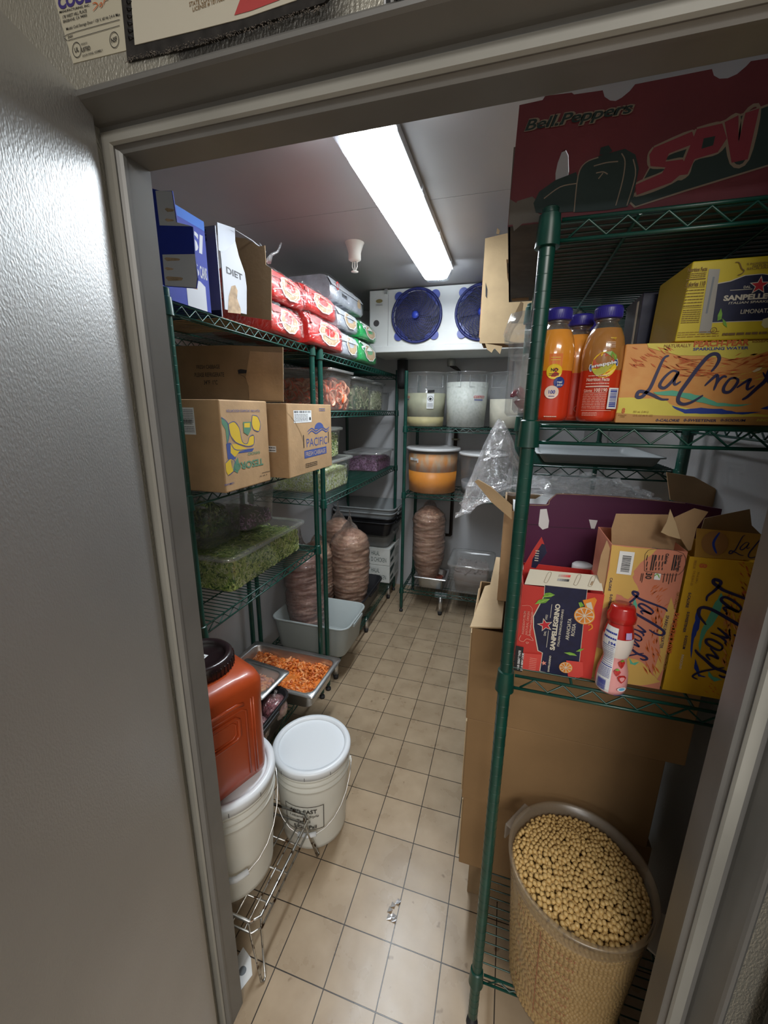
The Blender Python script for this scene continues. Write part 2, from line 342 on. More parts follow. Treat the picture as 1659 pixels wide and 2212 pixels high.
def shelf_mb(w, d, along='y', step=.0225):
    """wire shelf centred on 0, size w (x) by d (y), top at z=0; surface wires run across the long side"""
    mb = MB(); X = w / 2; Y = d / 2; g = .018; zb = -.032
    for sx, sy, ex, ey in ((-1, -1, 1, -1), (1, -1, 1, 1), (1, 1, -1, 1), (-1, 1, -1, -1)):
        a = Vector((sx * X, sy * Y, 0)); b_ = Vector((ex * X, ey * Y, 0)); u = (b_ - a).normalized(); L_ = (b_ - a).length
        a2 = a + u * g; b2 = b_ - u * g
        for z in (-.003, zb): mb.tube([a2 + Vector((0, 0, z)), b2 + Vector((0, 0, z))], .0032, GREEN, 6)
        n = max(4, int((L_ - .06) / .026)); pts = []
        for i in range(n + 1): pts.append(a + u * (.03 + (L_ - .06) * i / n) + Vector((0, 0, -.006 if i % 2 else zb + .003)))
        mb.tube(pts, .0022, GREEN, 5)
    if along == 'y':
        n = int(d / step)
        for i in range(1, n): y = -Y + d * i / n; mb.tube([(-X, y, 0), (X, y, 0)], .0018, GREEN, 4, cap=False)
        for x in (-X * .45, X * .45): mb.tube([(x, -Y, -.005), (x, Y, -.005)], .0028, GREEN, 5)
    else:
        n = int(w / step)
        for i in range(1, n): x = -X + w * i / n; mb.tube([(x, -Y, 0), (x, Y, 0)], .0018, GREEN, 4, cap=False)
        for y in (-Y * .45, Y * .45): mb.tube([(-X, y, -.005), (X, y, -.005)], .0028, GREEN, 5)
    return mb
def collar_mesh():
    mb = MB(); mb.lathe([(.0128, .007), (.0162, .005)], GREEN, 18); mb.lathe([(.0162, .005), (.0165, .0), (.0188, -.036), (.0192, -.040)], GREEN, 18); mb.lathe([(.0192, -.040), (.0128, -.041)], GREEN, 18)
    return mb.mesh('corner_collar')
CM = collar_mesh()
def unit(label, x0, x1, y0, y1, zs, along, skip=(), group='green wire shelving units'):
    t = thing('wire_shelving_unit', label, 'shelving', ((x0 + x1) / 2, (y0 + y1) / 2, 0), 0, group)
    w = x1 - x0; d = y1 - y0; sm = shelf_mb(w, d, along).mesh('wire_shelf')
    cs = [(-w/2, -d/2), (w/2, -d/2), (w/2, d/2), (-w/2, d/2)]
    for i, (a, b_) in enumerate(cs):
        p = inst('post', PM2 if along == 'x' else PM, t, (a, b_, 0)); inst('leveling_foot', FM, p)
    for z in zs:
        s_ = inst('wire_shelf', sm, t, (0, 0, z))
        for (a, b_) in cs: inst('corner_collar', CM, s_, (a, b_, 0))
    return t
SA = (1.905, 1.362, .925); SB = (1.895, 1.612, 1.155); SC = (1.50, 1.00, .205); SD = (1.918, 1.603, 1.10, .205)
unit('green wire shelving unit nearest the door on the left, under the blue carton', -.81, -.371, .255, 1.115, SA, 'y', group=None)
unit('green wire shelving unit in the far left corner, holding tomato tubs and pita-brown meat bags', -.81, -.366, 1.19, 2.64, SB, 'y', group=None)
unit('green wire shelving unit against the back wall under the fan unit', -.197, .70, 2.267, 2.70, SC, 'x', group=None)
unit('green wire shelving unit on the right by the door, holding bottles and drink cartons', .574, 1.035, .058, .67, SD, 'y', group=None)
unit('green wire shelving unit farther back along the right wall, under the tall pale carton', .60, 1.05, .73, 1.95, (1.925, 1.45, .9, .2), 'y', group=None)

# ---------------------------------------------------------------- ceiling light, sprinkler, evaporator
LX, LY0, LY1, LZ = .055, .44, 1.83, 2.325
t = thing('ceiling_light', 'long twin-tube fluorescent ceiling light with a clear ribbed cover', 'light', (LX + .03, (LY0 + LY1) / 2, ZC), 0)
h = (LY1 - LY0) / 2; WM = mat('white_enamel', (.60, .62, .65), .4)
mb = MB(); mb.box(-.085, -h, -.03, .085, h, -.001, WM); mb.build('housing', t, .004)
GLOW = mat('glowing_tube_cover', (.86, .94, 1), .3, emit=TUBE)
TG = mat('glowing_tube', (.95, .97, 1), .3, emit=TUBE)
LENS = clear('lens_plastic', haze=.012, gloss=.05, rough=.08, bump=.3, bscale=120, hazec=(.75, .85, .95))
def lens_ring(y, k=1):
    pts = [(-.083, -.028), (-.080, -.055), (-.062, -.088), (-.045, -.094), (.045, -.094), (.062, -.088), (.080, -.055), (.083, -.028)]
    return [Vector((x * k, y, -.028 + (z + .028) * k)) for x, z in pts]
mb = MB(); R1 = [lens_ring(-h, .80), lens_ring(-h + .012, .97), lens_ring(-h + .03), lens_ring(-h + .17)]
mb.loft(R1, LENS); mb.add(lens_ring(-h, .80), [tuple(range(8))], LENS); mb.build('lens_end', t); mb = MB()
R2 = [lens_ring(h - .07), lens_ring(h - .03), lens_ring(h - .012, .97), lens_ring(h, .80)]
mb.loft(R2, LENS); mb.add(lens_ring(h, .80), [tuple(range(8))], LENS); mb.build('lens_end', t)
GLOWS = mat('glowing_cover_side', (.86, .94, 1), .3, emit=TUBE*.06)
mb = MB(); mb.loft([lens_ring(-h + .17), lens_ring(h - .07)], GLOW, mfun=lambda i, j: GLOW if j in (2, 3, 4) else GLOWS); mb.build('diffuser', t, label='brightly glowing ribbed cover')
for x in (-.035, .035):
    mb = MB(); mb.tube([(x, -h + .055, -.055), (x, -h + .165, -.055)], .013, TG, 10); mb.tube([(x, -h + .035, -.055), (x, -h + .056, -.055)], .0135, STEEL, 10); mb.box(x - .012, -h + .02, -.07, x + .012, -h + .036, -.028, WHITE); mb.build('tube', t)
for i in range(4):
    for sx in (-1, 1):
        mb = MB(); y = -h + .12 + i * .38; mb.box(sx * .082, y, -.036, sx * .089, y + .03, -.012, WM)
        if sx > 0: mb.build('clip', t)
t = thing('sprinkler_head', 'white fire sprinkler head hanging from the cooler ceiling', 'sprinkler', (-.265, 1.41, ZC))
WP = mat('yellowed_white_plastic', (.70, .68, .62), .4); mb = MB(); mb.lathe([(.048, 0), (.044, -.006), (.034, -.035), (.031, -.045), (.031, -.075), (.02, -.082), (.014, -.084)], WP, 24, cap1=True); mb.build('escutcheon', t)
mb = MB(); mb.tube([(-.011, 0, -.083), (-.013, 0, -.105), (-.004, 0, -.125)], .003, WP); mb.tube([(.011, 0, -.083), (.013, 0, -.105), (.004, 0, -.125)], .003, WP); mb.tube([(0, 0, -.083), (0, 0, -.125)], .0035, WP); mb.build('frame_arm', t)
mb = MB(); mb.lathe([(.0, -.124), (.006, -.124), (.018, -.127), (.018, -.129), (0, -.131)], WP, 16); mb.build('deflector', t)

EV = mat('white_evaporator', (.66, .665, .65), .42, var=.05, vscale=6, bump=.04, bscale=30)
EY = 2.20; ex0, ex1, ez0, ez1 = -.455, .62, 2.045, 2.412
t = thing('evaporator_unit', 'white ceiling-hung cooling unit with blue fan guards', 'cooling unit', (0, EY, 0))
mb = MB(); mb.box(ex0, 0, ez0 + .005, ex1, .42, ez1, EV); mb.build('casing', t, .003)
mb = MB(); mb.plate([(ex0 - .01, -.012, ez0 + .012), (ex1, -.012, ez0 + .012), (ex1, -.006, ez0 - .035), (ex1, .43, ez0 - .045), (ex0 - .01, .43, ez0 - .045), (ex0 - .01, -.006, ez0 - .035)], (0, 0, 1), .001, EV)
mb = MB(); mb.box(ex0 - .012, -.014, ez0 - .034, ex1, .43, ez0 + .008, EV); mb.build('drip_tray', t, .006)
mb = MB(); f = Face(mb, (0, -.001, 0), (1, 0, 0), (0, 0, 1)); f.rect(-.3205, ez0 + .01, -.319, ez1 - .004, INK); f.disc(-.385, 2.345, .012, mat('brass_badge', (.25, .2, .08), .4), ru=.024); f.lines(-.41, 2.315, -.36, 2.328, 2, INK); f.disc(-.405, 2.205, .021, mat('grey_cap', (.07, .065, .065), .5)); 
for x in (-.335, -.10 + .29, ): f.disc(x, 2.31, .004, STEEL); f.disc(x, 2.13, .004, STEEL)
mb.build('panel_details', t)
mb = MB(); mb.box(-.345, -.012, ez1 - .028, -.325, .01, ez1 + .004, STEEL); mb.build('hanger_bracket', t)
FAN = mat('blue_fan_guard', (.014, .020, .13), .45); FANB = mat('blue_fan_blade', (.055, .052, .075), .6, var=.4, vscale=20)
for cx in (-.118, .312):
    fz = 2.238; R = .166
    mb = MB(); mb.tube([(cx + R*math.cos(2*PI*i/40), -.012, fz + R*math.sin(2*PI*i/40)) for i in range(40)], .009, FAN, 6, closed=True)
    for q in range(12):
        r = .026 + q * .0118; yy = -.014 - .045 * math.cos(r / R * 1.45)
        mb.tube([(cx + r*math.cos(2*PI*i/32), yy, fz + r*math.sin(2*PI*i/32)) for i in range(32)], .0018, FAN, 4, closed=True)
    for q in range(24):
        a0 = 2*PI*q/24; pts = []
        for k in range(7):
            r = .024 + (R - .026) * k / 6; a = a0 + .9 * (k / 6); pts.append((cx + r*math.cos(a), -.014 - .045*math.cos(r/R*1.45), fz + r*math.sin(a)))
        mb.tube(pts, .0018, FAN, 4)
    g = mb.build('fan_guard', t)
    mb = MB(); mb.lathe([(0, .0), (.024, .0), (.026, -.012), (0, -.012)], mat('blue_hub', (.03, .06, .42), .4), 16); mb.tf(Matrix.Translation((cx, -.048, fz)) @ Matrix.Rotation(PI/2, 4, 'X')); mb.build('fan_hub', t)
    mb = MB()
    for k in range(4):
        a = PI/4 + k*PI/2; c_, s_ = math.cos(a), math.sin(a); cc = Vector((cx + c_ * .175, 0, fz + s_ * .175))
        P_ = []
        for j in range(9):
            b_ = a - PI/2 + PI*j/8; P_.append((cc.x + .03*math.cos(b_), -.004, cc.z + .03*math.sin(b_)))
        P_ += [(cx + .15*math.cos(a + .42), -.004, fz + .15*math.sin(a + .42)), (cx + .15*math.cos(a - .42), -.004, fz + .15*math.sin(a - .42))]
        mb.plate(P_[::-1], (0, -1, 0), .006, mat('blue_bracket', (.05, .07, .30), .4)); mb.build('fan_bracket', t); mb = MB()
    mb = MB(); mb.add([(cx + .155*math.cos(2*PI*i/32), -.0012, fz + .155*math.sin(2*PI*i/32)) for i in range(32)], [tuple(range(32))], mat('fan_dark', (.05, .05, .06), .7))
    for k in range(5):
        a = 2*PI*k/5; mb.add([(cx + .03*math.cos(a), -.01, fz + .03*math.sin(a)), (cx + .145*math.cos(a-.1), -.006, fz + .145*math.sin(a-.1)), (cx + .15*math.cos(a+.35), -.009, fz + .15*math.sin(a+.35)), (cx + .14*math.cos(a+.8), -.016, fz + .14*math.sin(a+.8)), (cx + .03*math.cos(a+1), -.012, fz + .03*math.sin(a+1))], [(0,1,2,3,4)], FANB)
    mb.build('fan_blades', t)
t = thing('steel_cabinet', 'dark steel cabinet side right of the door jamb in the kitchen', 'cabinet', (1.25, -.36, 0)); mb = MB(); mb.box(-.32, -.10, .08, .3, .14, 1.25, mat('dark_cabinet', (.05, .048, .04), .45, .3)); mb.box(-.30, -.08, 0, .28, .12, .08, RUBBER); mb.build('body', t, .006); mb = MB(); mb.tube([(-.30, -.13, .5), (-.30, -.13, .9)], .008, STEEL, 8); mb.build('handle', t)
# drain pipe on the back wall and black duct
BR = mat('dark_bronze_pipe', (.045, .032, .025), .45, .4)
t = thing('drain_pipe', 'dark drain pipe running down the back wall from the cooling unit', 'pipe', (.12, 2.745, 0)); mb = MB()
mb.tube([(-.05, -.12, 2.0), (-.05, -.12, 1.96), (-.02, -.06, 1.945), (0, 0, 1.93), (0, 0, .55)], .015, BR, 10); mb.tube([(0, 0, .56), (0, 0, .55), (-.14, 0, .545)], .013, BR, 8)
mb.build('pipe_run', t); mb = MB(); mb.lathe([(.03, 0), (.034, .03), (.03, .05), (.018, .055)], mat('galvanised_cap', (.4, .4, .38), .45, .7), 14, c=(-.05, -.12, 1.955)); mb.build('coupling', t)
mb = MB(); mb.lathe([(.014, 0), (.034, .005), (.034, .014), (.014, .018)], mat('brass_collar', (.45, .42, .3), .4, .6), 14, c=(0, 0, 1.38)); mb.build('collar', t)
t = thing('pipe_insulation', 'black foam-wrapped pipe under the left end of the cooling unit', 'pipe', (-.30, 2.55, 0)); mb = MB()
mb.tube([(0, 0, 2.0), (0, 0, 1.84), (.0, .02, 1.80)], .042, RUBBER, 14); mb.build('foam_sleeve', t)

# ---------------------------------------------------------------- builders for the goods
_C = Vector((0.5390825, -0.7177520, 1.6253378)); _F = 876.43
def at(px, py, ax, v):
    """the point on the plane ax = v that the photograph shows at px, py (used for traced outlines on real planes)"""
    a, b_, c_ = (px - 829.5) / _F, (py - 1106) / _F, 1
    d = Vector([R_[0][i] * a + R_[1][i] * b_ + R_[2][i] * c_ for i in range(3)]); i = 'xyz'.index(ax)
    return _C + d * ((v - _C[i]) / d[i])
def rr(w, d, r, z, cx=0, cy=0, n=4):
    pts = []
    for sx, sy, a0 in ((1, 1, 0), (-1, 1, PI/2), (-1, -1, PI), (1, -1, 3*PI/2)):
        for j in range(n + 1):
            a = a0 + PI/2 * j / n; pts.append(Vector((cx + sx*(w/2 - r) + r*math.cos(a), cy + sy*(d/2 - r) + r*math.sin(a), z)))
    return pts
CLR = clear('clear_box_plastic', haze=.07, gloss=.05, edge=.3); CLRH = clear('hazy_box_plastic', haze=.30, gloss=.05, edge=.25, hazec=(.62, .62, .60))
LIDC = clear('lid_rim_plastic', haze=.32, gloss=.14, edge=.5, hazec=(.75, .76, .74))
FILM = clear('cling_film', haze=.015, gloss=.03, rough=.10, bump=1.0, bscale=26, edge=.75)
FILMP = clear('shrink_film', haze=.01, gloss=.01, rough=.08, bump=1.0, bscale=30, edge=.16)
FILMW = clear('milky_film', haze=.16, gloss=.10, rough=.12, bump=1.0, bscale=22, edge=.7)
def open_box(mb, w, d, h, m, r=.03, taper=.9, lip=.014, t=.003, n=4):
    """open rounded container, outside and inside walls and a turned-out lip"""
    mb.loft([rr(w*taper-.02, d*taper-.02, max(.004, r-.008), 0, n=n), rr(w*taper, d*taper, r, .012, n=n), rr(w, d, r, h-.004, n=n), rr(w+lip*2, d+lip*2, r+lip*.6, h-.002, n=n), rr(w+lip*2, d+lip*2, r+lip*.6, h+.002, n=n), rr(w-t, d-t, r, h+.002, n=n), rr(w*taper-t*2, d*taper-t*2, r, .014, n=n), rr(w*taper-.02, d*taper-.02, max(.004, r-.01), t, n=n)], m, cap0=True, cap1=True)
def thin_box(mb, w, d, h, m, r=.03, taper=.93, lip=.012, n=4):
    mb.loft([rr(w*taper-.016, d*taper-.016, max(.004, r-.008), 0, n=n), rr(w*taper, d*taper, r, .010, n=n), rr(w*.99, d*.99, r, h*.8, n=n), rr(w, d, r, h*.81, n=n), rr(w, d, r, h-.004, n=n), rr(w+lip*2, d+lip*2, r+lip*.5, h-.003, n=n), rr(w+lip*2, d+lip*2, r+lip*.5, h+.001, n=n)], m, cap0=True)
def clear_tub(name, label, x0, x1, y0, y1, z, h, lid=True, m=None, cat='container', r=.03, group=None, rz=0, taper=.93):
    w, d = x1 - x0, y1 - y0; m = m or CLR
    t = thing(name, label, cat, ((x0+x1)/2, (y0+y1)/2, z), rz, group); mb = MB(); thin_box(mb, w, d, h, m, r, taper); mb.build('body', t)
    if lid:
        mb = MB(); mb.loft([rr(w+.030, d+.030, r+.01, h-.008), rr(w+.034, d+.034, r+.01, h+.006), rr(w+.01, d+.01, r, h+.009), rr(w-.02, d-.02, r, h+.004)], LIDC, cap1=False); mb.add(rr(w-.02, d-.02, r, h+.004), [tuple(range(20))], m); mb.build('lid', t)
    return t
def shreds(name, label, cat, x0, x1, y0, y1, z0, z1, mats, n, ln, wd, seed=1, core=None, flat=1.0, curl=1.0, group=None, topn=.35):
    """uncountable food: a lumpy mass packed with strips close to the walls and on top"""
    rnd = random.Random(seed); mb = MB(); w, d, h = x1-x0, y1-y0, z1-z0
    core = core or mats[0]; rings = []
    for k, f in ((.0, .985), (.5, .99), (.88, .99)): rings.append([p * 1 for p in rr(w*f-.004, d*f-.004, .025, h*k+.001)])
    for rg in (): pass
    mb.loft(rings, core, cap0=True)
    g = 9; vs = []; 
    for i in range(g+1):
        for j in range(g+1):
            x = -w/2*.97 + w*.97*i/g; y = -d/2*.97 + d*.97*j/g; e = 0 if 0 < i < g and 0 < j < g else -.01
            vs.append((x, y, h*.88 + .012*noise.noise(Vector((x*18, y*18, seed))) + .01 + e))
    mb.add(vs, [(i*(g+1)+j, (i+1)*(g+1)+j, (i+1)*(g+1)+j+1, i*(g+1)+j+1) for i in range(g) for j in range(g)], core, True)
    for q in range(n):
        L_ = ln * rnd.uniform(.6, 1.3); W_ = wd * rnd.uniform(.6, 1.3); s = rnd.random()
        if s < topn: x = rnd.uniform(-w/2, w/2)*.93; y = rnd.uniform(-d/2, d/2)*.93; z = h*rnd.uniform(.88, 1.02); tilt = .5
        elif s < topn + (1-topn)*.55: x = (w/2)*rnd.uniform(.965, .985)*rnd.choice((1, 1, 1, -1)); y = rnd.uniform(-d/2, d/2)*.94; z = h*rnd.uniform(.02, .95); tilt = 1.5
        else: x = rnd.uniform(-w/2, w/2)*.94; y = -(d/2)*rnd.uniform(.965, .985); z = h*rnd.uniform(.02, .95); tilt = 1.5
        a = rnd.uniform(0, 2*PI); b_ = rnd.uniform(-tilt, tilt)
        if s >= topn:
            if abs(x) > w/2*.96: dr = Vector((0, math.cos(a), math.sin(a))); nr = Vector((1 if x > 0 else -1, 0, 0))
            else: dr = Vector((math.cos(a), 0, math.sin(a))); nr = Vector((0, -1, 0))
        else: dr = Vector((math.cos(a), math.sin(a), rnd.uniform(-.3, .5))).normalized(); nr = Vector((0, 0, 1))
        sd = dr.cross(nr).normalized(); c = Vector((x, y, z)); k = 4; pv = []; cu = rnd.uniform(-1, 1)*curl
        for i in range(k+1):
            u = i/k - .5; p = c + dr*(u*L_) + sd*(cu*L_*(u*u - .08)*1.2) + nr*(wd*.5 - abs(u)*wd*.7)
            p.x = max(-w/2+.001, min(w/2-.001, p.x)); p.y = max(-d/2+.001, min(d/2-.001, p.y)); p.z = max(.002, p.z)
            ww = W_*.5*(1 - .5*abs(2*u)**2); tk = nr*W_*.28*flat
            pv += [p + sd*ww, p + tk, p - sd*ww]
        mb.add(pv, [f for i in range(k) for f in ((3*i, 3*i+3, 3*i+4, 3*i+1), (3*i+1, 3*i+4, 3*i+5, 3*i+2))], rnd.choice(mats), True)
    o = mb.build(name); o.location = ((x0+x1)/2, (y0+y1)/2, z0); tag(o, label, cat, group, 'stuff'); return o

# ---- carton box panels
def carton(mb, x0, y0, z0, x1, y1, z1, m, t=.004, top=False, inside=None, bottom=True):
    inside = inside or m
    mb.box(x0, y0, z0, x1, y0+t, z1, m); mb.box(x0, y1-t, z0, x1, y1, z1, m); mb.box(x0, y0+t, z0, x0+t, y1-t, z1, m); mb.box(x1-t, y0+t, z0, x1, y1-t, z1, m)
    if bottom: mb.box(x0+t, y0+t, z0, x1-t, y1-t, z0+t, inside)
    if top: mb.box(x0+t, y0+t, z1-t, x1-t, y1-t, z1, m)

# ================================================================ LEFT SIDE
# ---- blue 36-can carton
BLUE = mat('carton_blue', (.008, .022, .24), .62, spec=.25, var=.08, vscale=5); BLUEL = mat('carton_light_blue', (.01, .10, .42), .6, spec=.25)
CW = mat('carton_white', (.42, .43, .46), .55, spec=.3); TAN = mat('torn_tan', (.33, .23, .14), .8, var=.3, vscale=60); SILV = mat('carton_silver', (.24, .25, .28), .5, .2, var=.1, vscale=9)
t = thing('soda_carton', 'torn blue 36-can soda carton with white lettering on the top left shelf', 'carton', (0, 0, 0))
X = -.372; mb = MB(); carton(mb, X-.38, .235, 1.908, X, .438, 2.155, BLUE, top=True)
f = Face(mb, (X, .235, 1.908), (0, 1, 0), (0, 0, 1)); f.rect(0, .222, .203, .247, BLUEL); f.text('PEPSI', .008, .155, .052, CW, w=.185, bold=.03, shear=.15); f.text('36', .125, .09, .034, CW, w=.038, bold=.03); f.text('CANS', .167, .088, .034, CW, w=.03, bold=.02, rot=0)
f.poly([(.105, .0), (.185, .0), (.185, .068), (.165, .078), (.105, .078)], CW); f.poly([(.12, .05), (.15, .052), (.15, .062), (.12, .06)], TAN)
mb.build('body', t)
mb = MB(); Y = .205; P = [at(px, py, 'y', Y) for px, py in ((322, 405), (345, 412), (372, 412), (383, 482), (417, 490), (421, 550), (427, 600), (424, 623), (356, 618), (330, 600))]
mb.plate(P, (0, 1, 0), .003, BLUE); f = Face(mb, (0, Y, 0), (1, 0, 0), (0, 0, 1))
def pp(l): return [(at(a, b_, 'y', Y).x, at(a, b_, 'y', Y).z) for a, b_ in l]
f.poly(pp([(336, 412), (371, 413), (381, 480), (416, 489), (345, 487)]), CW); f.poly(pp([(351, 550), (421, 549), (426, 600), (424, 622), (357, 617)]), CW)
for (a, b_, c_, d_) in ((356, 450, 377, 457), (356, 473, 377, 478), (355, 557, 390, 563), (356, 578, 376, 583), (358, 598, 396, 606)):
    f.poly(pp([(a, b_ + 2), (a + 4, b_ - 1), (c_ - 6, b_ + 1), (c_, b_ + 3), (c_ - 3, d_), (a + 6, d_ + 1)]), TAN)
mb.build('flap', t)
# ---- silver diet carton, torn open
t = thing('soda_carton', 'torn silver and white diet soda carton standing open, brown inside', 'carton', (0, 0, 0))
X = -.372; mb = MB(); y0 = .488
mb.box(-.72, y0, 1.908, X, y0+.004, 2.165, SILV); f = Face(mb, (-.72, y0, 1.908), (1, 0, 0), (0, 0, 1)); f.text('CANS', .315, .215, .03, NAVY, w=.035, rot=PI/2, bold=.02); f.rect(.285, 0, .346, .02, INK)
P = [at(px, py, 'x', X) for px, py in ((469, 480), (507, 493), (508, 520), (516, 553), (529, 590), (533, 620), (533, 679), (486, 668), (478, 560))]
mb.plate(P, (-1, 0, 0), .003, CW); f = Face(mb, (X, 0, 0), (0, 1, 0), (0, 0, 1))
def px_(l): return [(at(a, b_, 'x', X).y, at(a, b_, 'x', X).z) for a, b_ in l]
a = at(489, 590, 'x', X); b_ = at(523, 594, 'x', X); f.text('DIET', a.y, a.z, .020, INK, w=abs(b_.y-a.y), bold=.03)
f.poly(px_([(492, 675), (494, 640), (500, 618), (508, 616), (513, 628), (512, 645), (520, 668), (520, 678)]), TAN); f.poly(px_([(469, 480), (507, 493), (508, 522), (480, 545), (472, 540)]), SILV)
mb.build('torn_front', t)
mb = MB(); P = [at(px, py, 'y', .70) for px, py in ((505, 512), (530, 515), (560, 532), (572, 530), (574, 572), (586, 580), (586, 692), (520, 682))]
mb.plate(P, (0, 1, 0), .003, KRAFTD); mb.box(-.72, y0, 1.905, -.38, .70, 1.909, KRAFTD); mb.box(-.72, y0, 1.909, -.716, .70, 2.15, KRAFTD); mb.build('torn_back', t)
mb = MB(); P = [at(507, 496, 'x', -.36), at(545, 520, 'x', -.38), at(568, 540, 'x', -.37), at(560, 525, 'x', -.38), at(575, 545, 'x', -.37)]
mb.tube(P, [.001, .002, .003, .0015, .001], CW, 4); mb.build('torn_strip', t)
# ---- shrink-wrapped cases of cans
RED = mat('wrap_red', (.50, .010, .006), .45, var=.18, vscale=12, coat=.5); SLV = mat('wrap_silver', (.42, .45, .50), .3, .3, var=.3, vscale=14, coat=.4); GRN = mat('wrap_green', (.01, .30, .07), .3, var=.2, vscale=12, coat=.5)
def pack(label, kind, y0, y1, z0, z1, x1=-.352, dx=.26, ov=True, rz=0, x0=None):
    m = {'r': RED, 's': SLV, 'g': GRN}[kind]; w, d, h = dx, y1-y0, z1-z0
    t = thing('soda_multipack', label, 'multipack', (x1-dx/2, (y0+y1)/2, z0), rz, 'shrink-wrapped can cases on the top left shelf')
    mb = MB(); rg = [[Vector((x, y, z)) for x, y, z in (p,)][0] for p in []]
    sect = [(-w/2, .012), (-w/2+.012, 0), (w/2-.012, 0), (w/2, .014), (w/2-.004, h*.6), (w/2-.03, h*.93), (w/2-.06, h), (-w/2+.06, h), (-w/2+.02, h*.9), (-w/2, h*.6)]
    rnd = random.Random(int(y0*1000)); rings = []
    for k in range(9):
        y = -d/2 + d*k/8; s = .94 if k in (0, 8) else 1
        rings.append([Vector((x*s, y, h/2 + (z-h/2)*s + (rnd.uniform(-.004, .004) if .02 < z else 0))) for x, z in sect])
    mb.loft(rings, m, cap0=True, cap1=True)
    # print on aisle face; red cases also get a film sheen painted in pink
    def fm(u, v, l):
        s = 1 if v < h*.6 else 0; x = w/2 + .001 - (.004*v/(h*.6) if v < h*.6 else .004 + .026*(v-h*.6)/(h*.33)); return Vector((x + l + .003, -d/2 + u, v))
    f = Face(mb, (0, 0, 0), (0, 1, 0), (0, 0, 1), fmap=fm)
    if kind == 'r': f.stroke([(.01*d/.25, h*.25), (d*.35, h*.4), (d*.6, h*.35), (d*.98, h*.55)], .004, CW); f.poly([(.0, h*.62), (d*.5, h*.70), (d*.98, h*.62), (d*.9, h*.88), (.1*d, h*.88)], mat('wrap_painted_sheen', (.55, .10, .10), .4))
    if kind == 'g': f.stroke([(.02, h*.75), (d*.2, h*.88), (d*.3, h*.7), (d*.12, h*.6), (d*.2, h*.5)], .01, WHITE); f.poly([(d*.3, h*.5), (d*.7, h*.6), (d*.65, h*.88), (d*.3, h*.9)], mat('wrap_pale', (.6, .62, .58), .3))
    if kind == 's': f.poly([(.0, h*.55), (d*.97, h*.6), (d*.97, h*.85), (.0, h*.88)], mat('wrap_white', (.40, .42, .45), .4)); 
    if ov:
        k = 18; cu = d*(.56 if kind != 'r' else .52); cv = h*.47
        f.poly([(cu + d*.30*math.cos(2*PI*i/k)*(1+.08*math.sin(i*2.3)), cv + h*.37*math.sin(2*PI*i/k)*(1+.08*math.sin(i*3.1))) for i in range(k)], WHITE)
        f.poly([(cu + d*.275*math.cos(2*PI*i/k)*(1+.08*math.sin(i*2.3)), cv + h*.34*math.sin(2*PI*i/k)*(1+.08*math.sin(i*3.1))) for i in range(k)], mat('bare_cardboard', (.36, .25, .14), .7, var=.12, vscale=40))
    mb.build('printed_tray', t)
    mb = MB(); rings = []
    for k in range(17):
        y = -d/2-.006 + (d+.012)*k/16; s = .90 if k in (0, 16) else 1.0
        rings.append([Vector((x*1.045*s + rnd.uniform(-.002, .004), y, h/2 + (z*1.03-h/2)*s + (rnd.uniform(-.003, .006) if z > .02 else 0))) for x, z in sect])
    mb.loft(rings, FILMP, cap0=True, cap1=True, smooth=False); mb.build('shrink_film', t); return t
z = 1.909
pack('red shrink-wrapped can case, lower one right behind the torn brown carton flap', 'r', .765, 1.0, z, 2.03, dx=.3)
pack('red shrink-wrapped can case, lower one above the pair of middle shelf posts', 'r', 1.045, 1.43, z, 2.05, x1=-.335, dx=.3)
t_ = pack('red shrink-wrapped can case, upper one beside the torn brown carton', 'r', .77, 1.03, 2.034, 2.15, dx=.28)
mb = MB(); mb.tube([(.12, -.12, .12), (.125, -.10, .15), (.14, -.08, .165), (.145, -.06, .20)], [.012, .006, .004, .003], FILMW, 5); mb.build('twisted_film_end', t_)
pack('red shrink-wrapped can case, upper one next to the silver cases', 'r', 1.04, 1.38, 2.054, 2.165, dx=.28)
pack('silver shrink-wrapped can case, upper one beside the red cases', 's', 1.40, 1.70, 2.045, 2.155)
pack('silver shrink-wrapped can case standing on the wire shelf between red and green', 's', 1.445, 1.70, z, 2.04)
pack('green shrink-wrapped can case, upper of the two green ones', 'g', 1.74, 2.05, 2.045, 2.15)
pack('green shrink-wrapped can case, lower of the two green ones', 'g', 1.715, 2.06, z, 2.042)
t_ = pack('grey shrink-wrapped can case lying on top of all the other cases', 's', 1.36, 1.84, 2.168, 2.285, x1=-.37, dx=.30, ov=False)
mb = MB(); f = Face(mb, (.148, -.10, .02), (0, 1, 0), (0, 0, 1)); f.bars(.0, .0, .07, .035, INK, 14); f.disc(.26, .035, .028, mat('bare_cardboard', (0, 0, 0))); f.disc(-.06, .055, .02, RED, n=16, r0=.013); mb.build('print', t_)

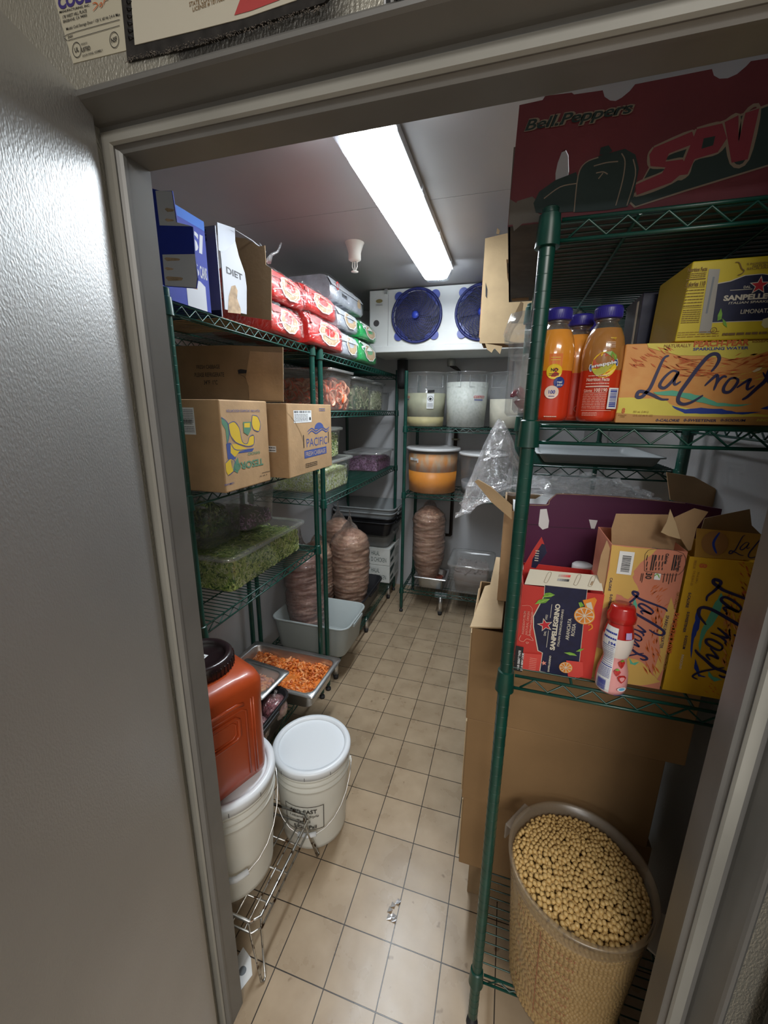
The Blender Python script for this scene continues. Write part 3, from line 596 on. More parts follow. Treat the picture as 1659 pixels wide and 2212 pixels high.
# ---- lemon carton and cabbage carton on the second shelf
LY = mat('print_yellow', (.62, .42, .03), .7); LG = mat('print_green', (.09, .22, .14), .7); LB = mat('print_blue', (.05, .08, .26), .7); LBR = mat('print_brown', (.2, .12, .05), .8)
t = thing('produce_box', 'closed cardboard lemon box with a yellow and green printed figure, upside down', 'cardboard box', (0, 0, 0)); mb = MB()
bx0, bx1, by0, by1, bz0, bz1 = -.63, -.285, .325, .578, 1.366, 1.648
mb.box(bx0, by0, bz0, bx1, by1, bz1, KRAFT); body = mb.build('body', t, .004)
mb = MB(); f = Face(mb, (bx1, by0, bz0), (0, 1, 0), (0, 0, 1)); W_, H_ = by1-by0, bz1-bz0
def TR(px, py):
    p = at(px, py, 'x', bx1); return (p.y-by0, p.z-bz0)
def c4(x, y): return TR(360 + x/3.19, 740 + y/3.19)
f.poly([c4(*p) for p in ((425, 560), (465, 545), (500, 590), (520, 680), (555, 695), (570, 650), (600, 640), (600, 700), (560, 715), (480, 690), (440, 640))], LY)
f.poly([c4(*p) for p in ((590, 500), (625, 510), (645, 560), (635, 610), (600, 600), (585, 560))], LY)
f.poly([c4(*p) for p in ((375, 515), (420, 555), (430, 640), (415, 700), (405, 600), (380, 560))], LG)
f.poly([c4(*p) for p in ((410, 700), (440, 695), (480, 740), (600, 730), (590, 750), (480, 765), (470, 830), (420, 800))], LB)
f.poly([c4(*p) for p in ((440, 700), (480, 700), (560, 735), (500, 750), (470, 790), (440, 760))], LY)
f.poly([c4(*p) for p in ((405, 830), (440, 800), (470, 820), (465, 880), (425, 915), (410, 890))], LY); f.poly([c4(*p) for p in ((440, 810), (480, 800), (480, 850), (450, 870))], TAN)
f.poly([c4(*p) for p in ((465, 830), (490, 790), (500, 850), (490, 900), (455, 880))], LG)
for s_ in (((425, 560), (465, 545), (500, 590), (520, 680), (555, 695), (570, 650), (600, 640), (600, 700), (560, 715), (480, 690), (440, 640), (425, 560)), ((590, 500), (625, 510), (645, 560), (635, 610), (600, 600), (585, 560), (590, 500)), ((375, 515), (420, 555), (430, 640), (415, 700)), ((410, 700), (440, 695), (480, 740), (600, 730)), ((405, 830), (440, 800), (470, 820), (465, 880), (425, 915))):
    f.stroke([c4(*p) for p in s_], .0022, LB, False)
f.poly([c4(*p) for p in ((525, 548), (580, 545), (580, 600), (560, 640), (530, 620))], LG); f.poly([c4(*p) for p in ((533, 556), (572, 553), (572, 585), (533, 585))], LY)
def ups(txt, px0, px1, py0, py1, m, bold=0, shear=0):   # upside-down lettering filling a pixel box of the zoomed crop
    a = c4(px1, py0); b_ = c4(px0, py1); f.text(txt, max(a[0], b_[0]), max(a[1], b_[1]), abs(a[1]-b_[1]), m, w=abs(a[0]-b_[0]), bold=bold, shear=shear, rot=PI)
ups('TESORO', 468, 662, 795, 885, LG, .03); ups('RANCHO', 560, 640, 745, 778, LG, .01); ups('LEMONS', 398, 462, 960, 990, LB, .01)
ups('VILLA PARK ORCHARDS ASSOCIATION', 410, 640, 462, 480, LB); ups('165', 640, 690, 905, 925, INK)
f.rect(W_*.78, .035, W_*.98, .0365, INK)
f2 = Face(mb, (bx0, by0, bz0), (1, 0, 0), (0, 0, 1)); a = at(392, 880, 'y', by0); b_ = at(424, 939, 'y', by0)
f2.rect(a.x-bx0-.04, b_.z-bz0, b_.x-bx0, a.z-bz0, WHITE); f2.lines(a.x-bx0, a.z-bz0-.045, b_.x-bx0-.004, a.z-bz0-.005, 8, INK); f2.bars(a.x-bx0, b_.z-bz0+.03, b_.x-bx0-.01, b_.z-bz0+.045, INK, 16); f2.lines(a.x-bx0, b_.z-bz0+.006, b_.x-bx0-.004, b_.z-bz0+.026, 4, INK)
mb.build('print', t)
t = thing('produce_box', 'open cardboard cabbage box with a blue printed sun and waves, tall flap raised', 'cardboard box', (0, 0, 0)); mb = MB()
cx0, cx1, cy0, cy1, cz0, cz1 = -.68, -.243, .640, 1.035, 1.366, 1.642
carton(mb, cx0, cy0, cz0, cx1, cy1, cz1, KRAFT, t=.005); mb.build('body', t, .002)
mb = MB(); f = Face(mb, (cx1, cy0, cz0), (0, 1, 0), (0, 0, 1))
def c5(x, y):
    p = at(360 + x/3.19, 740 + y/3.19, 'x', cx1); return (p.y-cy0, p.z-cz0)
def word(f, cf, txt, p0, p1, m, bold=0, shear=0):      # lettering between the lower-left and upper-right corners
    a = cf(*p0); b_ = cf(*p1); f.text(txt, a[0], a[1], abs(b_[1]-a[1]), m, w=abs(b_[0]-a[0]), bold=bold, shear=shear)
a = c5(965, 725); b_ = c5(1105, 640); f.text('PACIFIC', a[0], a[1]+.002, .034, LB, w=b_[0]-a[0], bold=-.0)
a = c5(950, 800); b_ = c5(1100, 715); f.poly([a, (b_[0], a[1]+.002), (b_[0], a[1]+.033), (a[0], a[1]+.031)], LB); f.text('FRESH CABBAGE', a[0]+.012, a[1]+.007, .018, mat('kraft_pale', (0, 0, 0)), w=b_[0]-a[0]-.024)
c_ = c5(1050, 580); f.poly([(c_[0]+.045*math.cos(PI*i/12), c_[1]-.008+.026*math.sin(PI*i/12)) for i in range(13)], LB)
for dz, dw in ((0, 0), (-.010, .006)): f.stroke([(c_[0]-.11+dw, c_[1]-.016+dz), (c_[0]-.07, c_[1]-.004+dz), (c_[0]-.03, c_[1]-.016+dz), (c_[0]+.03, c_[1]-.003+dz), (c_[0]+.07, c_[1]-.014+dz), (c_[0]+.105-dw, c_[1]-.004+dz)], .0055, LB)
a = c5(876, 555); b_ = c5(995, 455); f.rect(a[0], a[1], b_[0], a[1]+.047, WHITE); f.bars(a[0]+.006, a[1]+.037, b_[0]-.006, a[1]+.045, INK, 22); f.lines(a[0]+.006, a[1]+.004, b_[0]-.03, a[1]+.034, 6, INK); f.rect(b_[0]-.02, a[1]+.008, b_[0]-.006, a[1]+.02, INK)
for px in (943, 1113):
    a = c5(px, 725 if px < 1000 else 690); f.rect(a[0], a[1], a[0]+.006, a[1]+.05, INK)
f.lines(.27, .247, .33, .262, 2, LB); f.lines(.13, .022, .24, .042, 3, INK)
f.stroke([(.0, .245), (.05, .215), (.10, .165), (.125, .12)], .0018, LBR)
f2 = Face(mb, (cx0, cy0, cz0), (1, 0, 0), (0, 0, 1)); p = at(577, 963, 'y', cy0); q = at(597, 977, 'y', cy0); f2.rect(p.x-cx0-.02, q.z-cz0, q.x-cx0, p.z-cz0, WHITE); f2.lines(p.x-cx0-.018, q.z-cz0+.002, q.x-cx0-.003, p.z-cz0-.002, 2, INK)
mb.build('print', t)
mb = MB(); fz0 = cz1; tp = [at(px, py, 'y', cy0) for px, py in ((372, 748), (500, 746), (612, 750), (613, 868), (372, 870))]
mb.plate(tp, (0, -1, 0), .004, KRAFTD); f = Face(mb, (0, cy0-.004, 0), (1, 0, 0), (0, 0, 1))
def c6(x, y): p = at(360 + x/3.19, 740 + y/3.19, 'y', cy0-.004); return (p.x, p.z)
for tx, y0_, y1_, x0_, x1_ in (('FRESH CABBAGE', 183, 152, 208, 365), ('PLEASE REFRIGERATE', 238, 205, 195, 395), ('34°F  1°C', 290, 258, 258, 350)): word(f, c6, tx, (x0_, y0_), (x1_, y1_), INK, .01)
f.poly([c6(490, 190), c6(510, 183), c6(606, 198), c6(606, 208), c6(495, 215)], INK); f.stroke([c6(490, 215), c6(540, 240), c6(565, 300), (c6(566, 380))], .0015, INK)
f.poly([c6(575, 60), c6(800, 70), c6(805, 400), c6(570, 395), c6(565, 300), c6(545, 240)], KRAFT)
mb.build('flap', t)

# ---- clear tubs with vegetables
clear_tub('food_storage_box', 'long clear tub of sliced tomatoes on the second shelf', -.79, -.42, 1.42, 1.765, 1.613, .222, m=CLRH)
TOMM = [mat('tomato_flesh', (.85, .22, .10), .3, var=.25, vscale=30, coat=.3), mat('tomato_pale', (.90, .42, .28), .3, var=.3, vscale=40, coat=.3)]
TSK = mat('tomato_skin', (.85, .13, .04), .22, coat=.5)
def tomato_mesh(k):
    rnd = random.Random(k); mb = MB(); n = 16; R = .034
    # half-moon slice: thick skin arc with flesh lobes
    for a0, a1 in ((0, PI*(1.0 + .75*(k % 2))),):
        rings = []; m = 14
        for i in range(m+1):
            a = a0 + (a1-a0)*i/m; c = Vector((R*math.cos(a), R*math.sin(a), 0)); o = c.normalized()
            rings.append([c + o*.004 + Vector((0, 0, -.008)), c + o*.006, c + o*.004 + Vector((0, 0, .008)), c - o*.006 + Vector((0, 0, .007)), c - o*.009, c - o*.006 + Vector((0, 0, -.007))])
        mb.loft(rings, TSK, cap0=True, cap1=True, mfun=lambda i, j: TSK if j in (0, 1) else TOMM[1])
    mb.tube([(-R*.9, 0, 0), (0, .006, 0), (R*.9, 0, 0)], [.006, .009, .006], TOMM[0], 6)
    if k % 2: mb.tube([(0, .006, 0), (.002, R*.9, 0)], [.008, .006], TOMM[0], 6)
    return mb.mesh('tomato_slice')
TMS = [tomato_mesh(k) for k in range(4)]; rnd = random.Random(5)
for i in range(110):
    o = bpy.data.objects.new('tomato_slice', TMS[i % 4]); col.objects.link(o)
    side = i % 3
    if side == 0: x = -.448 + rnd.uniform(-.006, .0); y = rnd.uniform(1.475, 1.715)
    elif side == 1: x = rnd.uniform(-.74, -.47); y = 1.455 + rnd.uniform(0, .008)
    else: x = rnd.uniform(-.74, -.47); y = rnd.uniform(1.48, 1.71)
    z = 1.655 + (rnd.random() ** .8) * .10 if side < 2 else rnd.uniform(1.75, 1.785)
    o.location = (x, y, z); o.rotation_euler = (rnd.uniform(-.5, .5) + (PI/2 if side == 1 else 0), (PI/2 if side == 0 else 0) + rnd.uniform(-.5, .5), rnd.uniform(0, 2*PI) if side == 2 else rnd.uniform(-.5, .5))
    tag(o, 'cut tomato slice piled in the long clear tub', 'tomato', 'tomato slices in the long tub')
mb = MB(); mb.loft([rr(.30, .23, .03, 0), rr(.31, .24, .03, .06), rr(.31, .24, .03, .135)], TOMM[0], cap0=True, cap1=True); o = mb.build('tomato_filling'); o.location = (-.62, 1.597, 1.617); tag(o, 'mass of cut tomatoes filling the middle of the long tub', 'tomatoes', kind='stuff')
PALEG = mat('pale_green_veg', (.56, .60, .34), .5, var=.25, vscale=50); DKG = mat('dark_green_leaf', (.05, .12, .03), .5, var=.4, vscale=40); MIDG = mat('mid_green', (.27, .38, .09), .5, var=.3, vscale=50); YG = mat('yellow_green', (.52, .60, .20), .5, var=.2, vscale=50); CRM = mat('cream_veg', (.75, .75, .52), .5, var=.15, vscale=50)
OLV = mat('olive_liquid', (.30, .29, .17), .3)
clear_tub('food_storage_box', 'clear square tub of green vegetables just right of the tomatoes', -.74, -.43, 1.83, 2.20, 1.613, .205, m=CLRH)
shreds('pickled_greens', 'olive green vegetables filling the square tub beside the tomatoes', 'vegetables', -.715, -.448, 1.85, 2.18, 1.618, 1.775, [OLV, PALEG, DKG], 500, .03, .012, 3, core=OLV)
clear_tub('food_storage_box', 'clear square tub of chopped pale onions at the far end of the second shelf', -.72, -.44, 2.25, 2.52, 1.613, .20, m=CLRH)
shreds('chopped_onion', 'pale chopped onion filling the farthest vegetable tub', 'vegetables', -.70, -.456, 2.265, 2.505, 1.618, 1.755, [CRM, PALEG], 500, .018, .010, 4, core=PALEG)
clear_tub('food_storage_box', 'empty pale plastic bin in the corner behind the onion tub', -.66, -.46, 2.60, 2.76, 1.613, .15, lid=False, m=CLRH)
clear_tub('food_storage_box', 'clear lidded tub of shredded white cabbage next to the double posts', -.79, -.405, 1.30, 1.70, 1.158, .175, m=CLR)
shreds('shredded_cabbage', 'shredded white cabbage in the lower lidded tub by the posts', 'cabbage', -.77, -.423, 1.32, 1.68, 1.164, 1.285, [CRM, PALEG, YG, WHITE], 2600, .035, .0035, 5, core=PALEG)
clear_tub('food_storage_box', 'clear lidded tub of chopped green cucumber stacked on the white cabbage tub', -.74, -.43, 1.34, 1.60, 1.345, .165, m=CLR)
shreds('chopped_cucumber', 'small green and cream cucumber cubes in the upper stacked tub', 'cucumber', -.72, -.445, 1.355, 1.585, 1.35, 1.48, [CRM, YG, MIDG, DKG, PALEG], 2200, .010, .009, 6, core=YG, curl=.2)
PUR = mat('purple_cabbage', (.14, .015, .11), .4, var=.4, vscale=50, coat=.3); PURL = mat('purple_cabbage_pale', (.50, .26, .48), .4, var=.3, vscale=50); PURD = mat('purple_dark', (.03, .006, .03), .4)
clear_tub('food_storage_box', 'clear lidded tub of shredded purple cabbage at the far end', -.66, -.385, 2.20, 2.60, 1.158, .14, m=CLRH)
shreds('shredded_purple_cabbage', 'shredded purple cabbage filling the far tub', 'cabbage', -.64, -.40, 2.22, 2.58, 1.163, 1.25, [PUR, PUR, PURL, PURL], 1800, .034, .005, 7, core=PURD)
clear_tub('food_storage_box', 'large clear lidded tub of shredded lettuce on the lowest near shelf', -.80, -.415, .475, 1.05, .928, .145, m=CLR, r=.035)
shreds('shredded_lettuce', 'shredded green lettuce filling the large lidded tub', 'lettuce', -.785, -.428, .49, 1.035, .933, 1.050, [YG, MIDG, YG, PALEG, MIDG, DKG], 4200, .026, .0055, 8, core=MIDG)
clear_tub('food_storage_box', 'clear box of leafy herbs standing on the lettuce tub', -.74, -.525, .50, .735, 1.086, .175, lid=False, m=CLR)
DKG2 = mat('herb_green', (.07, .17, .03), .5, var=.4, vscale=40)
t = thing('herb_bag', 'plastic bag of dark leafy herbs inside the clear box on the lettuce tub', 'herbs', (-.63, .615, 1.092)); rnd = random.Random(3); mb = MB()
for i in range(900):
    a, b_ = rnd.uniform(0, 2*PI), math.acos(rnd.uniform(-.3, 1)); R = rnd.uniform(.6, 1); c = Vector((.088*R*math.sin(b_)*math.cos(a), .10*R*math.sin(b_)*math.sin(a), .07+.082*R*math.cos(b_))); c.z = max(.006, c.z)
    d_ = Vector((rnd.uniform(-1, 1), rnd.uniform(-1, 1), rnd.uniform(-1, 1))).normalized(); s_ = d_.cross(Vector((rnd.random(), rnd.random(), rnd.random()))).normalized(); L_ = rnd.uniform(.008, .02)
    mb.add([c - d_*L_, c + s_*L_*.5, c + d_*L_, c - s_*L_*.5], [(0, 1, 2, 3)], rnd.choice([DKG, DKG2, DKG2, MIDG]))
for i in range(30): a = rnd.uniform(0, 2*PI); mb.tube([(.02*math.cos(a), .02*math.sin(a), .01), (.06*math.cos(a), .07*math.sin(a), .13), (.03*math.cos(a+.5), .03*math.sin(a+.5), .155)], .0018, MIDG, 4)
mb.build('leaves', t)
mb = MB(); mb.lathe([(.07, 0), (.098, .04), (.098, .09), (.075, .14), (.02, .158), (.03, .172)], FILM, 20, wob=lambda j, z: 1 + .06*math.sin(j*2.6 + z*60)); mb.build('bag', t)
mb = MB(); mb.tube([(-.03, -.03, .150), (-.01, -.05, .158), (.02, -.05, .152), (.04, -.04, .146)], .005, FILMW, 5); mb.build('bag_tie', t)
clear_tub('food_storage_box', 'tall hazy tub with purple cabbage behind the herb box', -.80, -.53, .76, 1.0, 1.086, .19, m=CLRH)
shreds('purple_cabbage_rest', 'remaining purple cabbage in the tall hazy tub', 'cabbage', -.785, -.548, .775, .985, 1.09, 1.155, [PUR, PURD, PURL], 500, .02, .006, 9, core=PURD)

# ---- low rack, tubs and meat along the left wall
t = thing('dunnage_rack', 'low green wire rack on short steel legs along the left wall', 'rack', (-.575, 1.90, 0))
SH = shelf_mb(.46, 1.34, 'y').mesh('wire_shelf'); inst('wire_shelf', SH, t, (0, 0, .157))
for x in (-.21, .21):
    for y in (-.60, -.03, .56):
        mb = MB(); mb.tube([(x, y, .125), (x, y, .03)], .016, STEEL, 12); mb.tube([(x, y, .03), (x, y, 0)], [.018, .014], RUBBER, 12); mb.build('leg', t)
def bus_tub(name, label, x0, x1, y0, y1, z, h, m, group=None, taper=.87, rib=True, handles=True):
    w, d = x1-x0, y1-y0; t = thing(name, label, 'tub', ((x0+x1)/2, (y0+y1)/2, z), 0, group)
    mb = MB(); mb.loft([rr(w*taper-.05, d*taper-.05, .03, 0), rr(w*taper-.02, d*taper-.02, .05, .004), rr(w*taper, d*taper, .055, .02), rr(w-.02, d-.02, .06, h-.022), rr(w-.018, d-.018, .06, h-.014), rr(w, d, .065, h-.012), rr(w+.002, d+.002, .066, h-.004), rr(w-.004, d-.004, .062, h), rr(w-.024, d-.024, .055, h-.002), rr(w*taper-.008, d*taper-.008, .05, .022), rr(w*taper-.04, d*taper-.04, .03, .006)], m, cap0=True, cap1=True)
    mb.build('body', t)
    if handles:
        for s in (-1, 1):
            mb = MB(); mb.box(s*(w/2-.004) - .010, -.075, h-.034, s*(w/2-.004) + .010, .075, h-.012, m); mb.build('handle', t, .004)
    return t
bus_tub('bus_tub', 'pale grey bus tub on the near end of the low rack, holding a meat bag', -.775, -.262, 1.235, 1.60, .166, .215, mat('pale_grey_plastic', (.36, .40, .40), .42, bump=.06, bscale=40))
bus_tub('bus_tub', 'black bus tub on the low rack under the tall wrapped meat bags', -.80, -.325, 1.66, 2.19, .166, .165, BLACKP)
bus_tub('bus_tub', 'grey plastic bus tub standing on the white chicken boxes', -.82, -.335, 2.40, 2.75, .476, .15, GREYP)
z = .60; LAB = 'nested bus tubs stacked above the chicken boxes'
for i, (m, dz, l) in enumerate(((BLACKP, 0, 'black bus tub, lowest of the nested stack above the grey tub'), (BLACKP, .035, 'black bus tub, second from the bottom of the nested stack'), (GREYP, .075, 'grey bus tub, second from the top of the nested stack'), (GREYP, .11, 'grey bus tub, topmost of the nested stack'))):
    bus_tub('bus_tub', l, -.84, -.30 + .004*i, 2.30 + .01*i, 2.755, z + dz, .13, m, LAB)
# chicken cartons
CTN = mat('white_carton', (.62, .63, .60), .55, var=.05, vscale=20); CGR = mat('carton_dark_green', (.02, .05, .04), .6)
for k, l in ((0, 'white halal chicken carton, the lower one, standing on the low rack'), (1, 'white halal chicken carton, the upper one, under the grey tub')):
    t = thing('chicken_carton', l, 'carton', (-.595, 2.575, .160 + k*.158), 0, 'white chicken cartons'); mb = MB()
    mb.box(-.25, -.155, 0, .25, .155, .155, CTN); mb.build('body', t, .003)
    mb = MB(); f = Face(mb, (-.25, -.155, 0), (1, 0, 0), (0, 0, 1)); f.text('HALAL', .335, .088, .040, CGR, w=.075, bold=.0); f.text('D CHICKEN', .335, .030, .040, CGR, w=.135, bold=.0)
    f2 = Face(mb, (.25, -.155, 0), (0, 1, 0), (0, 0, 1)); f2.poly([(.02, .075), (.15, .115), (.16, .145), (.02, .135)], CGR); f2.poly([(.03, .02), (.12, .03), (.12, .06), (.03, .05)], CGR); f2.lines(.16, .03, .28, .11, 5, CGR)
    mb.build('print', t)
# wrapped stacks of sliced raw meat
MEAT = mat('raw_sliced_meat', (.50, .25, .15), .42, c2=(.78, .50, .34), vscale=11, thr=(.35, .65), bump=.8, bscale=36, stretch=(1, 1, 5), coat=.4); MEATR = mat('darker_raw_meat', (.30, .12, .085), .4, c2=(.55, .32, .24), vscale=12, thr=(.35, .65), bump=.8, bscale=36, stretch=(1, 1, 5), coat=.4)
MFILM = clear('meat_film', haze=.06, gloss=.05, rough=.12, bump=1, bscale=50, edge=.8)
def meat(label, x, y, z, r, h, m, tilt=(0, 0), peak=True, seed=1, group='wrapped stacks of sliced meat', base=.68):
    t = thing('meat_bag', label, 'bagged meat', (x, y, z), seed*1.3, group); t.rotation_euler = (tilt[0], tilt[1], seed*1.3); n = 44; mb = MB(); rings = []; K = 84
    def R(k):
        v = k/K; return r * (base + (1-base)*min(1, (v/.35))**.7 if v < .35 else (1 if v < .84 else (1 - ((v-.84)/.16)**2.2*.55)))
    for k in range(K+1):
        v = k/K; ring = []
        for j in range(n):
            a = 2*PI*j/n; q = R(k)*(1 + .085*noise.noise(Vector((math.cos(a)*1.3, math.sin(a)*1.3, v*34 + seed*7))) + .05*noise.noise(Vector((math.cos(a), math.sin(a), v*3 + seed*3))))
            ring.append(Vector((q*math.cos(a), q*math.sin(a), h*v + .006*noise.noise(Vector((a*2, v*9, seed))))))
        rings.append(ring)
    mb.loft(rings, m, cap0=True); c = sum(rings[-1], Vector())/n + Vector((0, 0, h*.025)); mb.loft([rings[-1], [p*.5 + c*.5 + Vector((0, 0, .006)) for p in rings[-1]], [p*.08 + c*.92 for p in rings[-1]]], m, cap1=True)
    mb.build('meat', t)
    mb = MB(); rings2 = [[Vector((p.x*(1.03+.03*noise.noise(p*55)), p.y*(1.03+.03*noise.noise(p*55)), p.z)) for p in rg] for rg in rings[::2]]
    top = rings2[-1]
    if peak:
        for f_, dz in ((.62, .035), (.28, .06), (.10, .10), (.05, .15)): rings2.append([Vector((p.x*f_*(1+.25*math.sin(j*1.9)), p.y*f_*(1+.25*math.sin(j*1.9)), h + dz)) for j, p in enumerate(top)])
    else:
        for f_, dz in ((.7, .02), (.3, .035), (.12, .05)): rings2.append([Vector((p.x*f_, p.y*f_, h + dz)) for p in top])
    mb.loft(rings2, MFILM, cap0=True, cap1=True, smooth=False); mb.build('film_wrap', t, label='crinkled clear plastic film'); return t
meat('tall clear-wrapped stack of sliced meat standing in the black tub, nearest the aisle', -.485, 1.86, .19, .135, .60, MEAT, seed=1)
meat('clear-wrapped stack of sliced meat half hidden behind the double green posts', -.70, 1.78, .18, .12, .52, MEAT, seed=2)
meat('clear-wrapped stack of sliced meat farthest back in the black tub', -.66, 2.06, .18, .12, .62, MEAT, seed=3)
meat('clear-wrapped stack of darker meat leaning in the grey tub under the lettuce shelf', -.60, 1.42, .185, .122, .56, MEATR, tilt=(.05, -.14), seed=4)
# ---- pans, tub and bags at the front of the low row; near unit's bottom shelf
t = thing('wire_shelf_tier', 'low green wire shelf under the black tub and the steel pan of orange meat', 'shelving', (-.59, .685, 0)); SH2 = shelf_mb(.44, .86, 'y').mesh('wire_shelf'); inst('wire_shelf', SH2, t, (0, 0, .20))
t = bus_tub('bus_tub', 'black bus tub holding two bags of red meat beside the white pails', -.76, -.322, .31, .722, .205, .155, BLACKP)
def steel_pan(name, label, w, d, h, loc, rz, tilt=(0, 0)):
    t = thing(name, label, 'pan', loc, rz); t.rotation_euler = (tilt[0], tilt[1], rz); mb = MB()
    mb.loft([rr(w-.10, d-.10, .03, 0), rr(w-.075, d-.075, .035, .006), rr(w-.05, d-.05, .04, h-.006), rr(w-.044, d-.044, .042, h), rr(w, d, .014, h), rr(w+.002, d+.002, .014, h-.004)], STEEL, cap0=True); mb.build('body', t, 0)
    mb = MB(); mb.loft([rr(w+.002, d+.002, .014, h-.004), rr(w-.001, d-.001, .012, h+.0012), rr(w-.042, d-.042, .042, h+.001)], STEEL); mb.build('rim', t); return t
steel_pan('steel_pan', 'full-size stainless steel pan of chopped orange marinated meat, sticking into the aisle', .53, .325, .10, (-.485, .888, .232), -.02)
OR1 = mat('orange_marinated', (.72, .20, .035), .4, var=.25, vscale=40, coat=.3); OR2 = mat('orange_dark', (.50, .11, .02), .4, var=.25, vscale=40); OR3 = mat('orange_pale', (.80, .33, .12), .4, var=.2, vscale=40)
def chunks(name, label, cat, x0, x1, y0, y1, z0, z1, mats, n, s, seed, rz=0, heap=.02):
    rnd = random.Random(seed); mb = MB(); w, d, h = x1-x0, y1-y0, z1-z0
    mb.loft([rr(w-.06, d-.06, .03, 0), rr(w-.01, d-.01, .035, h*.8), rr(w-.03, d-.03, .03, h)], mats[0], cap0=True, cap1=True)
    for q in range(n):
        x = rnd.uniform(-w/2, w/2)*.92; y = rnd.uniform(-d/2, d/2)*.92; z = h + heap*noise.noise(Vector((x*9, y*9, seed))) + rnd.uniform(-.006, .008); L_ = s*rnd.uniform(.6, 1.3)
        M = Matrix.Translation((x, y, z)) @ Matrix.Rotation(rnd.uniform(0, 6), 4, 'Z') @ Matrix.Rotation(rnd.uniform(-.9, .9), 4, 'X') @ Matrix.Rotation(rnd.uniform(-.9, .9), 4, 'Y')
        rg = [[M @ Vector((L_*k, L_*.45*c*math.cos(2*PI*j/6)*rnd.uniform(.8, 1.2), L_*.38*c*math.sin(2*PI*j/6)*rnd.uniform(.8, 1.2))) for j in range(6)] for k, c in ((-1, .35), (-.5, .95), (.3, 1), (1, .4))]
        mb.loft(rg, rnd.choice(mats), cap0=True, cap1=True)
    o = mb.build(name); o.location = ((x0+x1)/2, (y0+y1)/2, z0); o.rotation_euler = (0, 0, rz); tag(o, label, cat, kind='stuff'); return o
chunks('marinated_meat', 'chopped orange marinated meat filling the large steel pan', 'meat', -.715, -.255, .76, 1.017, .24, .295, [OR1, OR2, OR3, OR1], 900, .013, 11)
t = steel_pan('steel_pan', 'small steel pan with a clear lid and orange slices lying across the black tub', .265, .205, .05, (-.515, .70, .345), -.12, (.05, .0))
mb = MB(); mb.loft([rr(.21, .15, .03, .0495), rr(.20, .14, .03, .040), rr(.17, .11, .02, .040)], CLRH, cap1=True); mb.build('lid', t)
chunks('orange_slices', 'orange and pink slices in the small covered pan on the black tub', 'meat', -.605, -.425, .64, .76, .352, .372, [OR3, OR1, mat('pink_bits', (.68, .28, .2), .4)], 160, .012, 12, -.12, .008)
PKM = mat('dark_red_meat', (.30, .05, .07), .35, c2=(.66, .32, .34), vscale=16, thr=(.4, .65), bump=.4, bscale=25, coat=.6)
FILMR = clear('tight_film', haze=.05, gloss=.10, rough=.08, bump=1, bscale=34, edge=.6)
for (x, y, z, r, l, s) in ((-.385, .650, .300, .062, 'knotted bag of dark red meat in the black tub, farther one', 1), (-.395, .50, .300, .068, 'knotted bag of dark red meat in the black tub, nearer one', 2)):
    t = thing('meat_parcel', l, 'bagged meat', (x, y, z), s, 'red meat bags in the black tub')
    def sph(sc, seed, kk=1):
        mb = MB(); rg = []
        for i in range(1, 18):
            b_ = PI*i/18; rg.append([Vector((math.sin(b_)*math.cos(2*PI*j/26), math.sin(b_)*math.sin(2*PI*j/26), math.cos(b_)*.9))*sc*(1 + .06*noise.noise(Vector((math.sin(b_)*math.cos(2*PI*j/26)*2, math.sin(b_)*math.sin(2*PI*j/26)*2, math.cos(b_)*2 + seed)))) for j in range(26)])
        return mb, rg
    mb, rg = sph(r, s); mb.loft(rg, PKM, cap0=True, cap1=True); mb.build('meat', t)
    mb, rg = sph(r*1.04, s); mb.loft(rg, FILMR, cap0=True, cap1=True); mb.tube([(0, 0, r*.9), (.01, 0, r*1.08), (.02, .01, r*1.15)], [.012, .006, .01], FILMR, 6); mb.build('bag', t)

# ---- white pails
PW = mat('white_pail_plastic', (.72, .72, .66), .38, sss=0, bump=.03, bscale=20); PL = mat('white_lid_plastic', (.76, .80, .84), .32)
def pail(name, label, x, y, z, r=.146, h=.355, rz=0, label_print=False):
    t = thing(name, label, 'pail', (x, y, z), rz, None); mb = MB(); rb = r*.88
    pr = [(rb-.012, 0), (rb, .006)] + [(rb + (r-rb)*k/6*.9, .02 + (h-.12)*k/6) for k in range(7)]
    for zz in (h-.088, h-.063, h-.040): pr += [(r-.004, zz), (r+.003, zz+.003), (r+.004, zz+.010), (r-.003, zz+.013)]
    pr += [(r-.002, h-.018)]; mb.lathe(pr, PW, 56, cap0=True); mb.build('body', t)
    mb = MB(); mb.lathe([(r-.002, h-.026), (r+.007, h-.024), (r+.008, h-.004), (r+.004, h+.003), (r-.006, h+.005), (r-.013, h+.004), (r-.016, h-.003)], PL, 56); mb.lathe([(r-.016, h-.003), (r-.0165, h-.0065)], PL, 56); mb.add([((r-.0165)*math.cos(2*PI*j/56), (r-.0165)*math.sin(2*PI*j/56), h-.0065) for j in range(56)], [tuple(range(56))], PL)
    for j in range(10):
        a = 2*PI*j/10 + .3; c, s = math.cos(a), math.sin(a); rr_ = r+.0084; mb.add([(rr_*c - .001*s, rr_*s + .001*c, h-.023), (rr_*c + .001*s, rr_*s - .001*c, h-.023), (rr_*c + .001*s, rr_*s - .001*c, h-.008), (rr_*c - .001*s, rr_*s + .001*c, h-.008)], [(0, 1, 2, 3)], mat('slit_shadow', (.12, .12, .13), .6))
    mb.build('lid', t); return t
